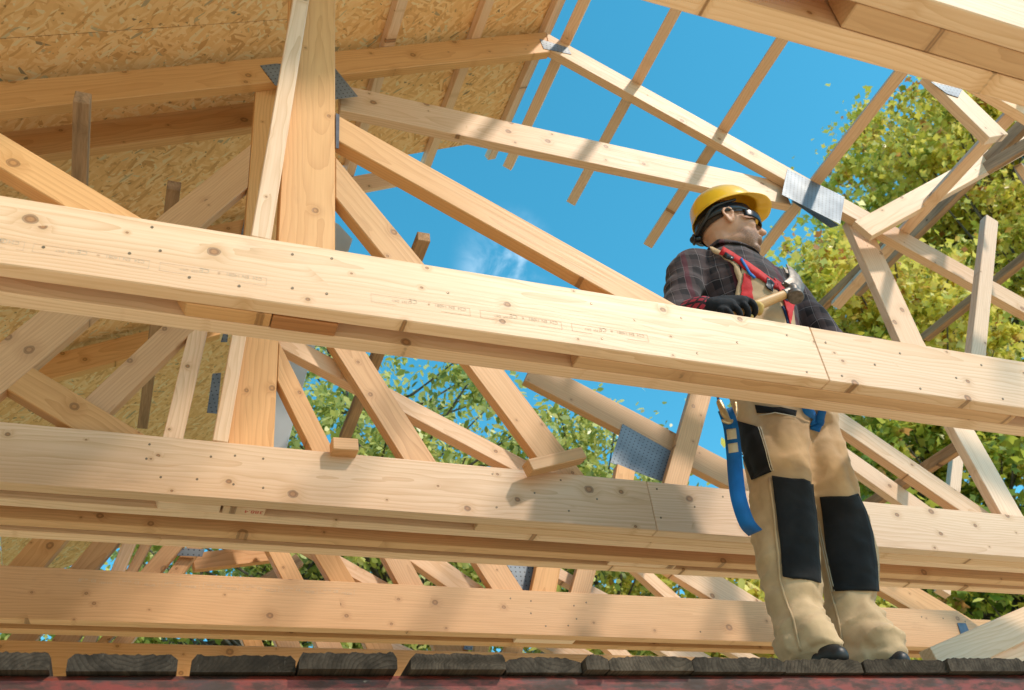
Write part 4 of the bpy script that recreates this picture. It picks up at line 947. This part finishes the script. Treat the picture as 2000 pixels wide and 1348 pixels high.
md = hat.modifiers.new('s', 'SOLIDIFY'); md.thickness = .0028; md.offset = -1
V = []; n = 40                                   # head band inside the shell
for zz in (-.004, .030):
    for k in range(n): th = k * math.tau / n; V.append((.100 * math.cos(th) - .006, .086 * math.sin(th), zz + .034 - .020 * (1 - math.cos(th)) * .8))
o = link('head_band', mesh_from('head_band', V, [[k, (k + 1) % n, n + (k + 1) % n, n + k] for k in range(n)], True), M['blackpl'], hat, HM); md = o.modifiers.new('s', 'SOLIDIFY'); md.thickness = .003
bm = bmesh.new()
for k in range(12):
    a = k * math.tau / 12; raw_ball(bm, hl(-.118, .016 * math.cos(a), -.022 + .016 * math.sin(a)), .0055, seg=8)
raw_chain(bm, [(hl(-.102, 0, -.022), .016), (hl(-.119, 0, -.022), .015)], 16); finish(bm, 'ratchet_knob', M['blackpl'], hat, .003, 1, HM)
bm = bmesh.new()
for sgn in (-1, 1): raw_chain(bm, [(hl(.03, .080 * sgn, .066), .006), (hl(-.045, .082 * sgn, .040), .007), (hl(-.078, .062 * sgn, .008), .009), (hl(-.106, .02 * sgn, -.016), .010)], 10)
finish(bm, 'strap', M['blackpl'], hat, .004, 1, HM)
# hair round the back and sides, sunglasses
V = []; Fc = []; idx = {}
for i in range(15):
    for k in range(49):
        th = math.radians(98 + 164 * k / 48); ph = math.radians(58 + 62 * i / 14 * (.72 + .28 * (-math.cos(th))))
        idx[i, k] = len(V); V.append((.101 * math.sin(ph) * math.cos(th) - .005, .0795 * math.sin(ph) * math.sin(th), .100 * math.cos(ph) + .026))
for i in range(14):
    for k in range(48): Fc.append([idx[i, k], idx[i, k + 1], idx[i + 1, k + 1], idx[i + 1, k]])
link('hair', mesh_from('hair', V, Fc, True), M['hair'], man, HM)
V = []; Fc = []; n = 24
for j, (zz, f_) in enumerate(((-.018, .0), (-.010, .7), (.004, 1.0), (.020, .9), (.028, .3))):
    for k in range(n + 1):
        a = math.radians(-82 + 164 * k / n); sh = math.cos(a); low = -.012 * (abs(math.sin(a)) ** 3) * (1 if zz < 0 else 0)
        zz2 = zz * (1 - .45 * abs(math.sin(a)) ** 3) + (.010 * math.exp(-(a / .12) ** 2) if zz < 0 else 0)
        V.append((.030 + (.083 + .004 * f_) * math.cos(a) ** .8, .077 * math.sin(a), zz2 + .006))
for j in range(4):
    for k in range(n): Fc.append([j * (n + 1) + k, j * (n + 1) + k + 1, (j + 1) * (n + 1) + k + 1, (j + 1) * (n + 1) + k])
sg = link('sunglasses', mesh_from('sunglasses', V, Fc, True), M['lens'], man, HM); md = sg.modifiers.new('s', 'SOLIDIFY'); md.thickness = .003
for sgn in (-1, 1): beam('temple_arm', hl(.045, .078 * sgn, .016), hl(-.012, .082 * sgn, .020), HU, .008, .003, M['blackpl'], sg, .001)
# -------- hammer (held, its own thing)
ham = root('claw_hammer', tuple(onh(1455)), 'claw hammer with wooden handle and worn steel head in the black glove', 'hammer')
hh = at(1547, 570, 1.955)
me0 = bmesh.new(); ux = hd; wv = side; vv = topv
raw_loft(me0, [(onh(px), vv * a, wv * b) for px, a, b in ((1398, .019, .014), (1402, .021, .016), (1440, .018, .0135), (1490, .0185, .0135), (1525, .016, .012), (1545, .014, .011))], 20)
bmesh.ops.recalc_face_normals(me0, faces=me0.faces); me = bpy.data.meshes.new('handle'); me0.to_mesh(me); me0.free()
HMx = Matrix.Translation(onh(1470)) @ Matrix((ux, wv, vv)).transposed().to_4x4(); me.transform(HMx.inverted()); me.polygons.foreach_set('use_smooth', [True] * len(me.polygons)); link('handle', me, M['handle'], ham, HMx)
bm = bmesh.new()
# head axis: face points down and right towards the camera, claw sweeps up
fc = at(1560, 592, 1.925); ct = at(1548, 566, 1.955); ax = (fc - ct).normalized()
def ring(c, d, r): u = d.orthogonal().normalized(); return (c, u * r, d.cross(u) * r)
cl_ = (at(1530, 519, 1.965) - ct)
raw_loft(bm, [ring(ct - ax * .024, ax, .018), ring(ct, ax, .022), ring(ct + ax * .018, ax, .019), ring(ct + ax * .026, ax, .0165), ring(ct + ax * .034, ax, .026), ring(ct + ax * .056, ax, .028), ring(ct + ax * .059, ax, .026)], 24)
raw_loft(bm, [(onh(1530), vv * .019, wv * .013), (onh(1550), vv * .019, wv * .013)], 16)
P = [at(1546, 566, 1.957), at(1553, 553, 1.955), at(1549, 541, 1.953), at(1541, 529, 1.951), at(1532, 519, 1.949)]
for sgn in (-1, 1):
    rr = []
    for i, q in enumerate(P):
        d = (P[min(i + 1, 4)] - P[max(i - 1, 0)]).normalized(); b = (hd - d * hd.dot(d)).normalized(); s3 = d.cross(b).normalized(); t = i / 4
        rr.append((q + s3 * sgn * (.006 + .003 * t), b * (.040 * (1 - t) ** .8 + .002), s3 * (.0065 * (1 - t * .6))))
    raw_loft(bm, rr, 14)
finish(bm, 'hammer_head', M['steel'], ham, .0022, 2, Matrix.Translation(ham.location))
# ================================================================== ground, sky, light, camera
s = NT('pale_bounce_floor'); tc = s.n('ShaderNodeTexCoord').outputs['Object']
c = s.mix(s.maprange(s.noise(tc, 1.3, 5), .3, .7, 0, 1), (.90, .68, .45, 1), (.83, .61, .39, 1)); s.bsdf(c, .85, s.bump(s.noise(tc, 30, 4), .3, .01), .2)
me = mesh_from('slab', [(-12, -16, GROUND), (12, -16, GROUND), (12, 8, GROUND), (-12, 8, GROUND)], [[0, 1, 2, 3]])
o = link('bounce_slab', me, s.m); tag(o, kind='structure')  # unseen slab, added pale and warm to bounce light onto the beam undersides
s = NT('grass_ground'); tc = s.n('ShaderNodeTexCoord').outputs['Object']
c = s.mix(s.maprange(s.noise(tc, 2.5, 6), .3, .7, 0, 1), (.06, .10, .02, 1), (.12, .13, .05, 1)); s.bsdf(c, .9, s.bump(s.noise(tc, 20, 4), .5, .02), .1)
R = 400
me = mesh_from('ground', [(-R, -R, GROUND - .05), (R, -R, GROUND - .05), (R, R, GROUND - .05), (-R, R, GROUND - .05)], [[0, 1, 2, 3]])
o = link('ground', me, s.m); tag(o, kind='structure')
SUN = Vector((.60, -.80, .0)).normalized()
EL = math.radians(44.0)
sd = Vector((SUN.x * math.cos(EL), SUN.y * math.cos(EL), math.sin(EL)))
W = bpy.data.worlds.new('World'); sc.world = W; W.use_nodes = True; nt = W.node_tree; nt.nodes.clear()
def wn(t, **k):
    x = nt.nodes.new(t)
    for a, b in k.items(): setattr(x, a, b)
    return x
sky = wn('ShaderNodeTexSky', sky_type='NISHITA', sun_disc=False); sky.sun_elevation = EL; sky.sun_rotation = math.atan2(sd.x, sd.y)
sky.air_density = 1.0; sky.dust_density = .35; sky.ozone_density = 2.0; sky.altitude = 200
hs = wn('ShaderNodeHueSaturation'); hs.inputs['Hue'].default_value = .464; hs.inputs['Saturation'].default_value = 1.32; hs.inputs['Value'].default_value = 1.25
nt.links.new(sky.outputs[0], hs.inputs['Color'])
# one small wispy cloud
tc = wn('ShaderNodeTexCoord'); cd = ray(985, 505).normalized()
dp = wn('ShaderNodeVectorMath', operation='DISTANCE'); nt.links.new(tc.outputs['Generated'], dp.inputs[0]); dp.inputs[1].default_value = cd
mr = wn('ShaderNodeMapRange', interpolation_type='SMOOTHSTEP'); nt.links.new(dp.outputs['Value'], mr.inputs[0]); mr.inputs[1].default_value = .0; mr.inputs[2].default_value = .06; mr.inputs[3].default_value = 1; mr.inputs[4].default_value = 0
nz = wn('ShaderNodeTexNoise'); nt.links.new(tc.outputs['Generated'], nz.inputs['Vector']); nz.inputs['Scale'].default_value = 16; nz.inputs['Detail'].default_value = 7; nz.inputs['Roughness'].default_value = .6; nz.inputs['Distortion'].default_value = .6
mz = wn('ShaderNodeMapRange', interpolation_type='SMOOTHSTEP'); nt.links.new(nz.outputs['Fac'], mz.inputs[0]); mz.inputs[1].default_value = .40; mz.inputs[2].default_value = .85
mu = wn('ShaderNodeMath', operation='MULTIPLY'); nt.links.new(mr.outputs[0], mu.inputs[0]); nt.links.new(mz.outputs[0], mu.inputs[1])
mx = wn('ShaderNodeMix', data_type='RGBA'); nt.links.new(mu.outputs[0], mx.inputs[0]); nt.links.new(hs.outputs[0], mx.inputs[6]); mx.inputs[7].default_value = (7.2, 8.2, 9.0, 1)
bg = wn('ShaderNodeBackground'); nt.links.new(mx.outputs[2], bg.inputs[0]); bg.inputs[1].default_value = .15
wo = wn('ShaderNodeOutputWorld'); nt.links.new(bg.outputs[0], wo.inputs[0])
ld = bpy.data.lights.new('sun', 'SUN'); ld.energy = 2.35; ld.angle = math.radians(3); ld.color = (1.0, .88, .74)
lo = bpy.data.objects.new('sun', ld); COL.objects.link(lo); lo.rotation_euler = sd.to_track_quat('Z', 'Y').to_euler()
cam = bpy.data.cameras.new('camera'); co = bpy.data.objects.new('camera', cam); COL.objects.link(co); sc.camera = co
cam.sensor_width = 36; cam.lens = 36 * F / 2000; cam.clip_start = .02; cam.clip_end = 2000
co.matrix_world = Matrix((AX, AY, AZ)).to_4x4()
cam.dof.use_dof = True; cam.dof.focus_distance = 3.0; cam.dof.aperture_fstop = 7.0
sc.view_settings.view_transform = 'Standard'; sc.view_settings.look = 'None'; sc.view_settings.exposure = .54; sc.view_settings.gamma = 1
sc.render.resolution_x = 1024; sc.render.resolution_y = 690
sc.cycles.max_bounces = 7; sc.cycles.diffuse_bounces = 4; sc.cycles.caustics_reflective = False; sc.cycles.caustics_refractive = False
